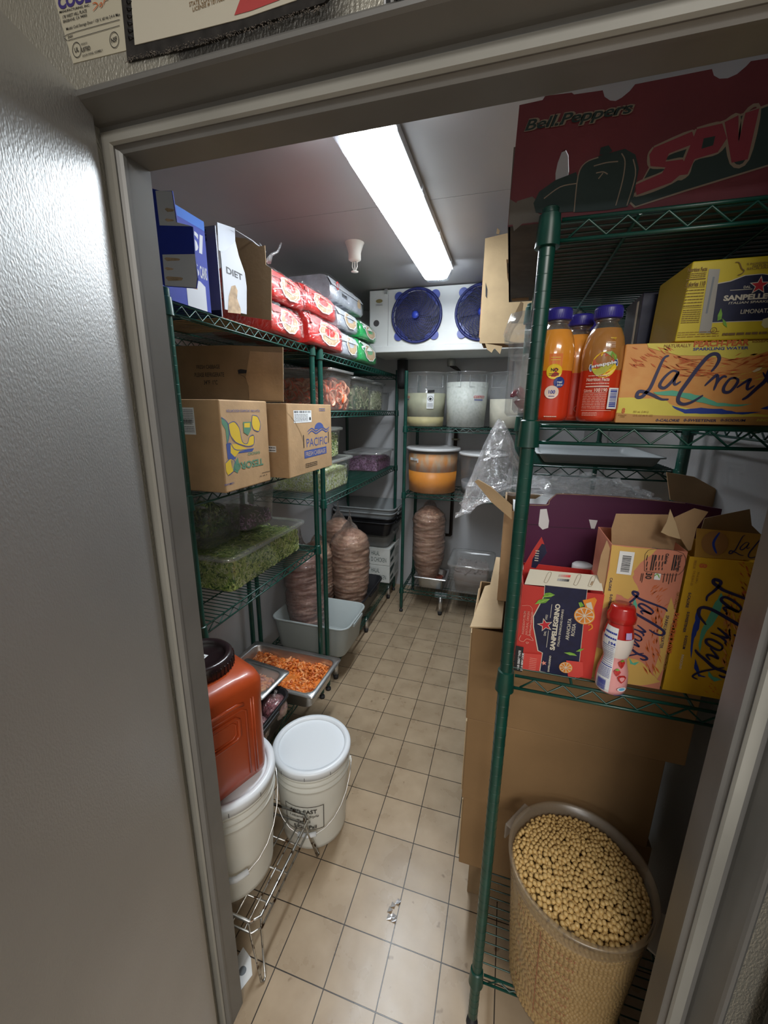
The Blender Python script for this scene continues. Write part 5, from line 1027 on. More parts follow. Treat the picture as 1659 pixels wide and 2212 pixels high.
txt(f, c, 'DAL', 1165, 472, 1250, 442, CREAM, .02); txt(f, c, '1932', 1460, 450, 1560, 420, CREAM, .02); f.rect(*c(1000, 500), c(1270, 495)[0], c(1000, 493)[1], CREAM)
txt(f, c, 'SANPELLEGRINO', 915, 628, 1850, 560, CREAM, .045); txt(f, c, 'ITALIAN SPARKLING DRINKS', 980, 668, 1850, 640, CREAM, .015, .1); txt(f, c, 'LIMONATA', 1125, 785, 1500, 732, CREAM, .01)
f.poly([c(845, 870), c(850, 800), c(890, 715), c(905, 780), c(895, 850)], LEAF); f.poly([c(905, 840), c(950, 880), c(965, 950), c(920, 920)], LEAF)
u, v = c(800, 985); f.disc(u, v, .0045, LBR, n=18, r0=.0038); f.text('U', u-.0012, v-.002, .004, LBR, w=.0024)
txt(f, c, 'Nutrition Facts', 480, 275, 715, 225, LBR, .02); f.lines(*c(480, 350), c(700, 350)[0], c(480, 285)[1], 3, LBR); f.rect(*c(460, 372), c(700, 372)[0], c(460, 362)[1], LBR); txt(f, c, 'Calories 110', 455, 455, 690, 395, LBR, .02)
f.rect(*c(440, 470), c(690, 470)[0], c(440, 465)[1], LBR); f.lines(*c(420, 705), c(650, 705)[0], c(420, 480)[1], 6, LBR, .22); f.rect(*c(410, 715), c(645, 715)[0], c(410, 710)[1], LBR); f.lines(*c(395, 905), c(620, 905)[0], c(395, 730)[1], 7, LBR, .3)
f.lines(*c(350, 1080), c(860, 1080)[0], c(350, 1000)[1], 3, OCHD, .22); f.lines(*c(900, 1060), c(1500, 1060)[0], c(900, 1025)[1], 1, LBR, .8)
f.poly([c(1380, 920), c(1400, 850), c(1470, 830), c(1500, 870), c(1480, 950), c(1420, 960)], mat('lemon_slice_print', (.62, .6, .35), .5)); f.stroke([c(1060, 155), c(1110, 160), c(1140, 230), (c(1170, 260)), c(1130, 300), c(1090, 310)], .0015, LBR); txt(f, c, '% INGREDIENTS', 1200, 190, 1500, 165, LBR); txt(f, c, 'NATURAL', 1270, 215, 1500, 190, LBR, .02); txt(f, c, 'SICILIAN', 1200, 248, 1500, 222, LBR, .01)
mb.build('print', t)
t = thing('soda_can_carton', 'dark navy soda carton partly hidden behind the yellow lemon soda carton', 'drink carton', (.80, .245, 0)); mb = MB(); mb.box(-.035, 0, SZ+.001, .17, .12, SZ+.24, mat('label_navy', (0, 0, 0))); mb.box(-.037, .02, SZ+.13, -.035, .03, SZ+.23, CREAM); mb.build('body', t, .002)
# bottles
JOR = mat('orange_juice', (.72, .26, .02), .16, coat=.6, c2=(.80, .34, .06), vscale=14); JAM = mat('amber_tea', (.34, .14, .035), .14, coat=.7, c2=(.45, .21, .06), vscale=14); LRD = mat('label_red', (.58, .04, .012), .28, coat=.4, var=.06, vscale=10); CAPB = mat('bottle_cap_blue', (.028, .022, .24), .35); NECK = clear('neck_plastic', haze=.25, gloss=.15, hazec=(.4, .35, .3)); LORG = mat('label_orange_top', (.70, .16, .012), .25, coat=.4); YLW = mat('badge_yellow', (.80, .55, .015), .4); BBL = mat('badge_blue', (.01, .035, .22), .4); PNK = mat('badge_pale', (.78, .62, .52), .4)
BP = [(.024, 0), (.029, .002), (.0315, .008), (.0318, .012), (.0318, .085), (.0325, .088), (.0328, .105), (.0320, .122), (.0290, .138), (.0235, .152), (.0175, .160), (.0150, .166), (.0145, .170)]
def brad(z):
    for (r0, z0), (r1, z1) in zip(BP[1:], BP[2:]):
        if z <= z1: return r0 + (r1-r0)*max(0, (z-z0))/(z1-z0)
    return BP[-1][0]
def bottle(label, x, y, rz, liquid, prints=None):
    t = thing('juice_bottle', label, 'bottle', (x, y, SZ+.001), rz, 'fruit drink bottles with blue caps'); n = 36
    def fm(i, j): return LRD if BP[i+1][1] <= .0855 else liquid if BP[i+1][1] <= .153 else NECK
    prof = []
    for (a, b_) in zip(BP[:-1], BP[1:]):
        prof.append(a)
        if b_[1]-a[1] > .05: prof += [(a[0]+(b_[0]-a[0])*k/3, a[1]+(b_[1]-a[1])*k/3) for k in (1, 2)]
    prof.append(BP[-1])
    rings = [[Vector((r*math.cos(2*PI*j/n), r*math.sin(2*PI*j/n), z)) for j in range(n)] for r, z in prof]
    mb = MB(); mb.loft(rings, LRD, cap0=True, mfun=lambda i, j: LRD if prof[i+1][1] <= .0855 else liquid if prof[i+1][1] <= .153 else NECK); mb.build('body', t)
    mb = MB(); mb.lathe([(.0205, .168), (.0215, .170), (.0215, .183), (.0205, .187), (0, .188)], CAPB, 30, cap0=True)
    for j in range(40): a = 2*PI*j/40; mb.box(.0212, -.0004, .171, .0220, .0004, .183, CAPB, Matrix.Rotation(a, 4, 'Z'))
    mb.build('cap', t); mb = MB(); mb.lathe([(.016, .163), (.0185, .164), (.0185, .167), (.016, .168)], NECK, 24); mb.build('neck_ring', t)
    if prints:
        mb = MB(); f = Face(mb, (0, 0, 0), (1, 0, 0), (0, 0, 1), lift=.0006, fmap=lambda u, v, l: Vector(((brad(v)+l)*math.cos(-PI/2 + u/.032), (brad(v)+l)*math.sin(-PI/2 + u/.032), v)))
        prints(f); mb.build('label', t)
    return t
def pr_side(f):
    f.rect(-.012, .085, .009, .112, LORG, 4); f.lines(-.009, .100, .006, .108, 2, YLW, .3); f.disc(-.002, .083, .0125, YLW); f.text('NO', -.0075, .083, .0055, INK, w=.011, bold=.03); f.lines(-.010, .076, .006, .081, 2, INK, .35)
    f.disc(.0075, .0655, .009, BBL); f.text('real', .004, .064, .004, WHITE, w=.008, bold=.02); f.text('juice', .004, .0585, .0045, WHITE, w=.009, bold=.02)
    f.disc(-.003, .049, .011, PNK); f.text('100', -.0075, .0465, .006, BLUI, w=.010, bold=.02); f.lines(-.007, .041, .002, .044, 1, BLUI); f.lines(-.011, .006, .009, .010, 1, PNK, .4)
def pr_front(f):
    f.disc(.002, .093, .0205, YLW, ru=.0195); f.poly([(-.0165, .088), (-.016, .100), (-.006, .1105), (.004, .112), (.012, .108), (.016, .100), (.010, .093), (-.008, .087)], mat('fruit_red', (.50, .08, .03), .4)); f.poly([(.0, .1125), (.010, .114), (.018, .108), (.0205, .099), (.015, .101), (.008, .107)], mat('fruit_green', (.17, .34, .05), .4)); f.poly([(-.017, .086), (.002, .092), (.018, .096), (.004, .080), (-.006, .075), (-.012, .079)], mat('kiwi_green', (.45, .45, .06), .4)); f.poly([(-.002, .074), (.012, .078), (.020, .088), (.018, .095)], YLW)
    def r(u, v): a = .20; return (.001 + u*math.cos(a) - v*math.sin(a), .0925 + u*math.sin(a) + v*math.cos(a))
    f.poly([r(-.0215, -.0056), r(.0205, -.0056), r(.0215, 0), r(.0205, .0056), r(-.0205, .0056), r(-.0225, 0)], WHITE); f.poly([r(-.0205, -.0046), r(.0195, -.0046), r(.0205, 0), r(.0195, .0046), r(-.0195, .0046), r(-.0213, 0)], BBL)
    u, v = r(-.018, -.0025); f.text('snapple', u, v, .0068, WHITE, w=.0365, bold=.035, rot=.20)
    f.text('mango', .006, .132, .0035, YLW, w=.009); f.lines(.002, .119, .014, .129, 4, PNK, .35)
    f.lines(-.020, .0745, .010, .077, 1, PNK, .4); f.text('Nutrition Facts', -.022, .067, .0055, PNK, w=.0335, bold=.02); f.lines(-.022, .0615, .012, .065, 1, PNK, .35); f.rect(-.022, .0575, .012, .0592, PNK, 5)
    f.text('Calories', -.024, .0495, .0045, PNK, w=.013, bold=.01); f.text('100', -.008, .0495, .0058, PNK, w=.008, bold=.02); f.text('190', .002, .0495, .0058, PNK, w=.008, bold=.02); f.rect(-.024, .0475, .010, .0480, PNK, 5)
    f.lines(-.024, .022, .010, .0465, 9, PNK, .22); f.rect(-.024, .019, .020, .0196, PNK, 6); f.lines(-.022, .010, .0, .017, 3, PNK, .25)
    f.rect(.012, .022, .0285, .056, WHITE, 4); z = .025
    while z < .053: h = random.choice((.0008, .0014, .002)); f.rect(.0145, z, .026, z+h, BLUI, 3); z += h + random.choice((.0008, .0012)); f.z -= f.st
bottle('orange fruit drink bottle by the green post, with round yellow and blue badges', .606, .100, .05, JOR, pr_side)
bottle('amber tea bottle with fruit logo and nutrition panel, beside the water carton', .684, .103, -.10, JAM, pr_front)
bottle('orange fruit drink bottle standing just behind the two front bottles', .650, .160, .6, JOR, lambda f: (f.lines(.006, .02, .028, .06, 12, PNK, .2), f.disc(-.012, .022, .006, PNK, n=16, r0=.0055)))
bottle('orange fruit drink bottle farthest back, only its blue cap showing', .668, .222, 1.2, JOR)
# clear container with beet juice behind the post
t = thing('food_storage_box', 'tall clear lidded container with red beets at the bottom, behind the post', 'container', (.605, .545, SZ+.002), 0); mb = MB(); thin_box(mb, .17, .165, .215, CLR, .035, .96); mb.build('body', t)
mb = MB(); mb.loft([rr(.196, .19, .04, .205), rr(.20, .194, .04, .213), rr(.175, .17, .04, .262), rr(.15, .145, .035, .266)], CLR, cap1=True); mb.build('lid', t)
mb = MB(); thin_box(mb, .12, .12, .15, CLRH, .03, .96); mb.tf(Matrix.Translation((-.005, -.005, .010))); mb.build('inner_cup', t)
chunks('beets', 'dark red beets in liquid at the bottom of the tall clear container', 'beets', .54, .66, .48, .60, SZ+.012, SZ+.05, [mat('beet_red', (.22, .006, .03), .2, coat=.6)], 16, .02, 31)
# ---- lower drink shelf
Z1 = 1.104
RC = mat('red_carton', (.50, .035, .028), .45, var=.05, vscale=10)
t = thing('soda_can_carton', 'red and navy blood-orange soda carton with open cream flap', 'drink carton', (0, 0, 0)); yf = .082; mb = MB()
ax0, ax1, az1 = .591, .7385, 1.288; carton(mb, ax0, yf, Z1, ax1, yf+.13, az1, RC, t=.0015, inside=KRAFTD); mb.build('body', t)
mb = MB(); f, q = yface(mb, yf); c = crop(q, 1080, 1180, 5.184)
f.poly([c(500, 430), c(980, 480), c(935, 870), c(880, 1400), c(840, 1490), c(440, 1400), c(470, 1190), c(420, 1170), c(370, 900), c(370, 780), c(440, 650), c(490, 560)], CREAM)
f.poly([c(505, 435), c(975, 485), c(930, 870), c(875, 1400), c(835, 1485), c(450, 1395), c(480, 1190), c(430, 1165), c(380, 900), c(380, 785), c(448, 655), c(497, 560)], LNV)
def rot90(s, x, y0, y1, h, m, bold=.01):   # lettering that reads upwards: x = right (base) edge, from y0 (bottom) to y1 (top)
    a = c(x, y0); b_ = c(x, y1); f.text(s, a[0], a[1], h, m, w=abs(b_[1]-a[1]), bold=bold, rot=PI/2)
rot90('SANPELLEGRINO', 612, 1165, 640, .0095, CREAM, .045); rot90('ITALIAN SPARKLING DRINKS', 662, 1120, 700, .0040, CREAM, .01); rot90('ARANCIATA', 770, 1050, 805, .0065, CREAM, .01); rot90('ROSSA', 832, 1005, 865, .0065, CREAM, .01); rot90('DAL', 512, 1000, 948, .004, CREAM, .01); rot90('1932', 530, 820, 765, .004, CREAM, .01)
for y0, y1 in ((1130, 945), (800, 645)): a = c(518 if y0 > 1000 else 560, y0); b_ = c(560, y1); f.rect(a[0], a[1], a[0]+.0008, b_[1], CREAM)
u, v = c(505, 880); star(f, u, v, .0155, CREAM, rot=PI); star(f, u, v, .0125, REDS, rot=PI)
def slice_(f, u, v, r, m1, m2):
    f.disc(u, v, r, mat('orange_rind', (.72, .28, .03), .5), n=24); f.disc(u, v, r*.9, CREAM, n=24)
    for k in range(9): a = 2*PI*k/9; f.poly([(u + r*.1*math.cos(a+.35), v + r*.1*math.sin(a+.35)), (u + r*.82*math.cos(a+.06), v + r*.82*math.sin(a+.06)), (u + r*.86*math.cos(a+.35), v + r*.86*math.sin(a+.35)), (u + r*.82*math.cos(a+.62), v + r*.82*math.sin(a+.62))], m2)
ORF = mat('orange_flesh_print', (.66, .22, .025), .5, var=.15, vscale=90); u, v = c(945, 775); 
f.poly([c(925, 600), c(985, 590), c(1060, 570), c(1085, 600), c(1050, 690), c(1060, 760), c(970, 720)], ORF); f.poly([c(960, 640), c(1020, 620), c(1040, 700), c(1000, 740)], CREAM); slice_(f, u, v, .0185, None, ORF)
f.stroke([c(985, 880), c(1020, 870), c(1030, 910), c(985, 940)], .003, ORF)
for l in ([(475, 570), (510, 520), (560, 515), (615, 540), (570, 565)], [(390, 645), (430, 600), (500, 580), (560, 585), (510, 630)], [(880, 625), (910, 620), (940, 660), (900, 680)], [(715, 1185), (780, 1180), (830, 1195), (860, 1220), (780, 1215)], [(850, 1170), (890, 1145), (945, 1140), (900, 1170)]): f.poly([c(*p) for p in l][::-1], LEAF); f.stroke([c(*l[0]), c(*l[3])], .0008, LEAFL)
f.poly([c(150, 1380), c(245, 1400), c(265, 1125), c(178, 1105)][::-1], INK); a = c(188, 1370); f.text('OUR GREAT TASTE', a[0]+.0045, a[1], .0045, WHITE, w=.045, bold=.03, rot=PI/2); f.text('IN A NEW LOOK', a[0]+.0115, a[1]-.001, .0045, WHITE, w=.042, bold=.03, rot=PI/2)
PK = mat('pink_print', (.72, .28, .22), .5); a = c(268, 970); 
for i, s_ in enumerate(('INGREDIENTS FROM', 'NATURAL ORIGIN', '& ITALIAN ORANGES')): f.text(s_, a[0]+.0045*(i*1.5), a[1]-.002, .0045, PK, w=.052, bold=.01, rot=PI/2)
f.stroke([c(245, 660), c(360, 690), c(330, 985)], .0008, PK, False); f.stroke([c(235, 990), c(215, 1040), c(260, 1060), c(300, 1030), c(370, 1050), c(340, 1000), c(300, 985)], .0012, PK, False); f.stroke([c(290, 1065), c(320, 1070), c(300, 1085), c(290, 1065)], .001, PK, False)
f.poly([c(270, 1190), c(470, 1205), c(440, 1390), c(250, 1375)], mat('can_red', (.60, .06, .05), .4)); f.lines(*c(320, 1370), c(400, 1370)[0], c(320, 1230)[1], 7, PK, .3); rot90('SANPELLEGRINO', 550, 1400, 1215, .0035, CREAM, .03); u, v = c(490, 1300); star(f, u, v, .006, PK, rot=PI)
f.poly([c(740, 1270), c(925, 1290), c(930, 1440), c(880, 1465), c(760, 1450)], mat('can_red', (0, 0, 0))); u, v = c(735, 1350); slice_(f, u, v, .0125, None, ORF)
mb.build('print', t)
mb = MB(); fl = [at(*p, 'y', y) for p, y in (((1133, 1262), yf), ((1303, 1277), yf), ((1296, 1243), yf+.02), ((1145, 1229), yf+.02))]
mb.add([p for p in fl] + [p + Vector((0, .0012, -.0005)) for p in fl], [(0, 1, 2, 3), (7, 6, 5, 4), (0, 4, 5, 1), (1, 5, 6, 2), (2, 6, 7, 3), (3, 7, 4, 0)], CREAM)
O_ = fl[0]; U_ = (fl[1]-fl[0]); V_ = (fl[3]-fl[0]); f = Face(mb, O_, U_, V_, lift=.001); W_ = U_.length
for k in range(5): f.rect(W_*.40 + k*.0042, .022, W_*.40 + k*.0042 + .0042, .027, mat('swatch_r%d' % k, (.5 + .04*k, .38 - .08*k, .33 - .07*k), .5)); f.rect(W_*.40 + k*.0042, .013, W_*.40 + k*.0042 + .0042, .018, mat('swatch_k%d' % k, (.35 - .08*k,)*3, .5))
for u in (.24, .62, .80): f.stroke([(W_*u, .008), (W_*u+.006, .008), (W_*u+.008, .028), (W_*u+.002, .028), (W_*u, .008)], .0005, LBR, False)
f.poly([(W_*.82, .010), (W_*.845, .010), (W_*.85, .018), (W_*.83, .018)], TAN); mb.build('front_flap', t)
mb = MB(); P = [at(*p, 'y', .14) for p in ((1124, 1262), (1124, 1236), (1150, 1190), (1170, 1160), (1182, 1192), (1152, 1230), (1131, 1262))]; mb.plate(P, (0, 1, 0), .0015, RC); f, q = yface(mb, .14); c = crop(q, 1080, 1180, 5.184)
f.poly([c(365, 140), c(470, -30), c(500, -20), c(528, 65), c(400, 245), c(350, 235)], LNV); f.lines(*c(385, 170), c(440, 60)[0], c(440, 40)[1], 5, CREAM, .4); f.poly([c(232, 230), c(262, 200), c(262, 260), c(236, 270)], WHITE); mb.build('side_panel', t)
t = thing('white_cap_bottle', 'small bottle with a white cap poking up behind the red soda carton', 'bottle', (0, 0, 0)); p = at(1259, 1218, 'y', .26); t.location = (p.x, .26, Z1); hh = p.z - Z1; mb = MB(); mb.lathe([(.024, 0), (.026, .01), (.026, hh-.05), (.018, hh-.022)], CRM, 24, cap0=True); mb.build('body', t); mb = MB(); mb.lathe([(.021, hh-.022), (.0225, hh-.018), (.0225, hh-.003), (.019, hh), (0, hh+.001)], WHITE, 28); mb.build('cap', t)
# yoghurt drink
YW = mat('yoghurt_white', (.74, .66, .60), .25, coat=.4); YP = mat('yoghurt_pink', (.74, .30, .30), .25, coat=.4, c2=(.78, .38, .38), vscale=9); YR = mat('cap_red', (.42, .012, .010), .25, coat=.6)
t = thing('yogurt_drink_bottle', 'small pink and white strawberry yogurt drink bottle with a red cap on the shelf edge', 'bottle', (.767, .062, Z1+.001), 0)
YPf = [(.018, 0), (.025, .003), (.0275, .012), (.0275, .03), (.026, .045), (.0215, .062), (.0200, .070), (.0215, .078), (.0250, .090), (.0262, .105), (.0255, .118), (.0225, .134), (.0205, .142), (.0195, .148)]
def yrad(z):
    for (r0, z0), (r1, z1) in zip(YPf[1:], YPf[2:]):
        if z <= z1: return r0 + (r1-r0)*max(0, (z-z0))/(z1-z0)
    return YPf[-1][0]
mb = MB(); rings = [[Vector((r*math.cos(2*PI*j/32), r*math.sin(2*PI*j/32), z)) for j in range(32)] for r, z in YPf]
mb.loft(rings, YP, cap0=True, mfun=lambda i, j: YP if YPf[i+1][1] <= .078 else YW if YPf[i+1][1] < .12 else YR); mb.build('body', t)
mb = MB(); mb.lathe([(.0225, .146), (.0245, .148), (.0245, .158), (.0215, .165), (.0205, .173), (.0185, .177), (0, .178)], YR, 32); mb.build('cap', t)
mb = MB(); f = Face(mb, (0, 0, 0), (1, 0, 0), (0, 0, 1), lift=.0005, fmap=lambda u, v, l: Vector(((yrad(v)+l)*math.cos(-PI/2 - .15 + u/.025), (yrad(v)+l)*math.sin(-PI/2 - .15 + u/.025), v)))
for i in range(22): z0_ = .006 + i*.006; f.rect(-.030, z0_, -.004, z0_+.006, WHITE, 5); f.z -= f.st
f.z += f.st; f.lines(-.028, .112, -.005, .132, 2, BLUI, .35); f.text('194', -.016, .104, .006, BLUI, w=.011, bold=.03); f.rect(-.028, .101, -.005, .1020, BLUI, 4); f.lines(-.028, .060, -.006, .100, 10, BLUI, .2); f.rect(-.028, .0575, -.005, .059, BLUI, 4); f.lines(-.028, .036, -.006, .056, 8, BLUI, .35)
z_ = .010
while z_ < .032: h_ = random.choice((.0007, .0012, .0018)); f.rect(-.024, z_, -.010, z_+h_, BLUI, 3); z_ += h_ + random.choice((.0007, .001)); f.z -= f.st
f.z += f.st*2
BER = mat('strawberry_print', (.45, .03, .025), .4, var=.3, vscale=300)
for u, v, s_ in ((.012, .067, .0075), (.0045, .051, .006)): f.poly([(u + s_*x, v + s_*y) for x, y in ((-1, .5), (-.5, 1), (.5, 1), (1, .4), (.5, -.5), (-.1, -1), (-.7, -.3))], BER); f.poly([(u-s_*.7, v+s_*.9), (u, v+s_*1.5), (u+s_*.7, v+s_*1.0), (u, v+s_*.7)], LEAF)
u, v, s_ = .0125, .040, .0075; f.poly([(u + s_*x, v + s_*y) for x, y in ((-1, .5), (-.5, 1), (.5, 1), (1, .4), (.5, -.5), (-.1, -1), (-.7, -.3))], BER); f.poly([(u + s_*.6*x, v + s_*.6*y) for x, y in ((-1, .5), (-.5, 1), (.5, 1), (1, .4), (.5, -.5), (-.1, -1), (-.7, -.3))], YP)
f.disc(.014, .020, .0045, WHITE, ru=.007); f.disc(.014, .020, .003, mat('sky_blue_print', (.15, .40, .62), .4), ru=.005); f.lines(.004, .005, .022, .009, 2, BLUI, .3); f.rect(.008, .122, .018, .134, mat('lilac_print', (.45, .35, .6), .4), 2)
mb.build('label', t)
# upright water cartons
PAM = mat('grapefruit_pink', (.58, .21, .13), .55, var=.05, vscale=20); PYE = mat('grapefruit_yellow', (.62, .39, .10), .55, var=.05, vscale=20); LYE = mat('deep_yellow', (.60, .34, .012), .5, var=.08, vscale=14)
def up_carton(label, x0, x1, yf, top, base, k):
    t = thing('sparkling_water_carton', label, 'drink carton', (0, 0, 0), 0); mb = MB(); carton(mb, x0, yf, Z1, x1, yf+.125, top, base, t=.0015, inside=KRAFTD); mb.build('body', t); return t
yf = .088; c = None
xA0, xA1 = at(1321, 1182, 'y', yf).x, at(1487, 1187, 'y', yf).x; top = at(1400, 1184, 'y', yf).z
t = up_carton('pink and yellow grapefruit water carton standing on end behind the yogurt bottle', xA0, xA1, yf, top, PAM, 0)
mb = MB(); f, q = yface(mb, yf); c_0 = crop(q, 1280, 1100, 4.377); X0, X1 = xA0+.0006, xA1-.0016
def c(x, y): p = c_0(x, y); return (min(X1-.0005, max(X0, p[0])), p[1])
blob(f, [(X0, top-.001), (X0+.072, top-.001), c(560, 420), c(400, 560), c(380, 640), c(440, 760), c(330, 850), c(230, 800), c(190, 900), (X0, top-.13)], PYE, .0012, 1)
blob(f, [(X1-.010, c(0, 740)[1]), (X1, c(0, 860)[1]), (X1, c(0, 1400)[1]), (X1-.006, c(0, 1500)[1]), (X1-.015, c(0, 1450)[1]), c(640, 1350), c(620, 1150), c(700, 950)], PYE, 0, 2)
blob(f, [(X0, Z1+.001), (X1-.03, Z1+.001), c(700, 1640), c(560, 1560), c(480, 1450), c(400, 1420), c(300, 1400), (X0, Z1+.07)], PYE, .0012, 3)
dashes(f, c, 560, 720, 700, 950, 22, P_RD, -2.2, .012, .0016, 11); dashes(f, c, 560, 950, 660, 1250, 34, P_RD, -1.5, .014, .0022, 12); dashes(f, c, 480, 1250, 640, 1580, 26, P_RD, -1.1, .018, .0026, 13)
blob(f, [c(400, 830), c(420, 900), c(410, 980), c(380, 960), c(385, 880)], TEAL, .0004, 9); blob(f, [c(345, 1400), c(380, 1450), c(440, 1440), c(400, 1475), c(355, 1460)], TEAL, .0004, 9)
a0 = c(375, 775); lw = (c(520, 1450)[1] - a0[1]); lacroix(f, lambda x, y: (a0[0] + (1850-y)/560*.066 - .004, a0[1] + (x+140)/1780*lw), 1.05e-4)
def down(s, x, y0, y1, h, m, bold=.01): a = c(x, y0); b_ = c(x, y1); f.text(s, a[0], a[1], h, m, w=abs(b_[1]-a[1]), bold=bold, rot=-PI/2)
down('NATURALLY', 795, 780, 950, .005, OCHD); down('PAMPLEMOUSSE', 770, 975, 1365, .0085, P_RD, .03); down('ESSENCED', 735, 1375, 1520, .005, OCHD); down('SPARKLING WATER', 692, 1000, 1320, .0052, INKB, .01); down('(GRAPEFRUIT)', 735, 1080, 1250, .0025, OCHD, 0)
for s_, y0, y1 in (('CALORIE', 645, 770), ('0-SWEETENER', 800, 1010)): down(s_, 165, y0, y1, .0045, INKB, .02)
a = c(222, 605); b_ = c(398, 405); f.rect(a[0], a[1], b_[0], b_[1], WHITE); z_ = a[1]+.005
while z_ < b_[1]-.008: h_ = random.choice((.0006, .0011, .0017)); f.rect(a[0]+.006, z_, b_[0]-.004, z_+h_, INK); z_ += h_ + random.choice((.0007, .0011)); f.z -= f.st
f.z += f.st*2; a = c(490, 580); b_ = c(855, 415); f.stroke([(a[0], a[1]), (b_[0], a[1]), (b_[0], b_[1]), (a[0], b_[1]), (a[0], a[1])], .0006, INK, False); f.text('Nutrition Facts', c(822, 425)[0], b_[1]-.003, .0045, INK, w=.032, bold=.02, rot=-PI/2); f.text('Calories', c(690, 425)[0], b_[1]-.003, .005, INK, w=.020, bold=.03, rot=-PI/2)
for x in (540, 560, 740, 760): f.rect(c(x, 0)[0] if 0 else c(x, 575)[0], c(x, 575)[1], c(x, 575)[0]+.0018, c(x, 425)[1], INK); f.z -= f.st
f.z += f.st
for x in (505, 590, 620, 650, 780, 800): 
    for y0, y1 in ((430, 480), (490, 540), (548, 572)): f.rect(c(x, y1)[0], c(x, y1)[1], c(x, y1)[0]+.0012, c(x, y0)[1], INK); f.z -= f.st
f.z += f.st; down('30', 505, 595, 655, .010, INK, .02); f.rect(*c(575, 660), c(635, 660)[0], c(575, 600)[1], WHITE); f.stroke([c(580, 630), c(610, 610), c(630, 650)], .002, LEAF)
for x in (445, 460, 660, 690, 715, 740, 770): f.rect(c(x, 690)[0], c(x, 640 + (x % 40))[1]-.006, c(x, 690)[0]+.0009, c(x, 600)[1], INK); f.z -= f.st
mb.build('print', t)
mb = MB(); P = [at(*p, 'y', yf+.055) for p in ((1321, 1184), (1321, 1142), (1331, 1110), (1446, 1112), (1470, 1140), (1488, 1190))]; mb.plate(P, (0, 1, 0), .0015, KRAFT); mb.build('back_flap', t)
mb = MB(); P = [at(*p, 'y', yf+.02) for p in ((1487, 1190), (1468, 1160), (1456, 1118), (1500, 1098), (1530, 1106), (1505, 1140), (1493, 1188))]; mb.plate(P, (.3, 1, 0), .0015, KRAFT); P = [at(*p, 'y', yf+.01) for p in ((1428, 1150), (1440, 1128), (1448, 1100), (1460, 1130), (1470, 1165), (1445, 1158))]; mb.plate(P, (0, 1, 0), .0015, KRAFTL); mb.build('torn_flap', t)
mb = MB(); P = [at(*p, 'y', yf+.004) for p in ((1311, 1167), (1318, 1185), (1312, 1292), (1304, 1285), (1290, 1240), (1298, 1200))]; mb.plate(P, (0, 1, 0), .0015, KRAFT); mb.build('side_panel', t)
def can(label, x, y, ztop, grp=None):
    t = thing('soda_can', label, 'can', (x, y, ztop-.122), 0); mb = MB(); mb.lathe([(.024, 0), (.027, .006), (.0325, .012), (.033, .02), (.033, .106), (.028, .116)], OCH, 30, cap0=True); mb.build('body', t); mb = MB(); mb.lathe([(.028, .116), (.0275, .121), (.0262, .122), (.0250, .117), (0, .117)], mat('can_end_metal', (.62, .62, .60), .3, .85), 30); mb.build('lid', t)
p = at(1438, 1178, 'y', yf+.065); can('metal drink can standing inside the open grapefruit water carton', p.x, yf+.065, p.z-.002)
yf = .0905; xB0 = max(xA1 + .0008, at(1490, 1202, 'y', yf).x); xB1 = xB0 + .142; topB = at(1500, 1203, 'y', yf).z
t = up_carton('deep yellow and orange water carton standing on end against the door jamb', xB0, xB1, yf, topB, LYE, 0)
mb = MB(); f, q = yface(mb, yf); c = crop(q, 1280, 1100, 4.377)
dashes(f, c, 1400, 500, 1660, 800, 60, P_RD, -.8, .012, .0016, 21); dashes(f, c, 1250, 800, 1480, 1500, 120, P_RD, -1.2, .012, .0018, 22); dashes(f, c, 1050, 1600, 1300, 1760, 14, P_RD, -.6, .008, .0016, 23); dashes(f, c, 1200, 950, 1600, 1700, 70, P_OR, -1.2, .02, .004, 24)
blob(f, [c(1215, 790), c(1240, 850), c(1210, 960), c(1130, 1090), c(1060, 1180), c(1030, 1260), c(1015, 1370), c(1000, 1280), c(1030, 1140), c(1100, 1000), c(1160, 880)], TEAL, .0008, 25); blob(f, [c(1060, 900), c(1020, 960), c(1010, 1060), c(1000, 1130), c(960, 1220), c(935, 1410), c(920, 1330), c(930, 1180), c(970, 1050), c(975, 970)], COB, .0008, 26); blob(f, [c(965, 1410), c(1000, 1490), c(1010, 1560), c(1070, 1585), c(1000, 1580), c(960, 1500)], COB, .0006, 27); blob(f, [c(1090, 1520), c(1140, 1580), c(1230, 1610), c(1150, 1630), c(1095, 1580)], TEAL, .0006, 28)
a0 = c(1165, 665); lw = (c(1200, 1610)[1] - a0[1]); lacroix(f, lambda x, y: (a0[0] + (1850-y)/560*.085 - .010, a0[1] + (x+140)/1780*lw), 1.3e-4)
down('8', 1015, 490, 560, 0, INKB) if 0 else f.text('8', *[c(1010, 510)[0], c(1010, 510)[1]], .012, P_RD, w=.008, bold=.04, rot=-PI/2); down('SPARKLING CANS', 960, 480, 560, .004, OCHD); down('355 mL (2.84 L)', 985, 590, 700, .004, OCHD); down('12 FL OZ (96 FL OZ)', 945, 580, 720, .004, OCHD)
for s_, y0, y1 in (('0-CALORIE', 785, 930), ('0-SWEETENER', 965, 1165), ('0-SODIUM', 1190, 1320)): down(s_, 905 - (y0-785)*.08, y0, y1, .0045, INKB, .02)
down('INNOCENT!', 840, 1370, 1510, .004, CREAM); mb.build('print', t)
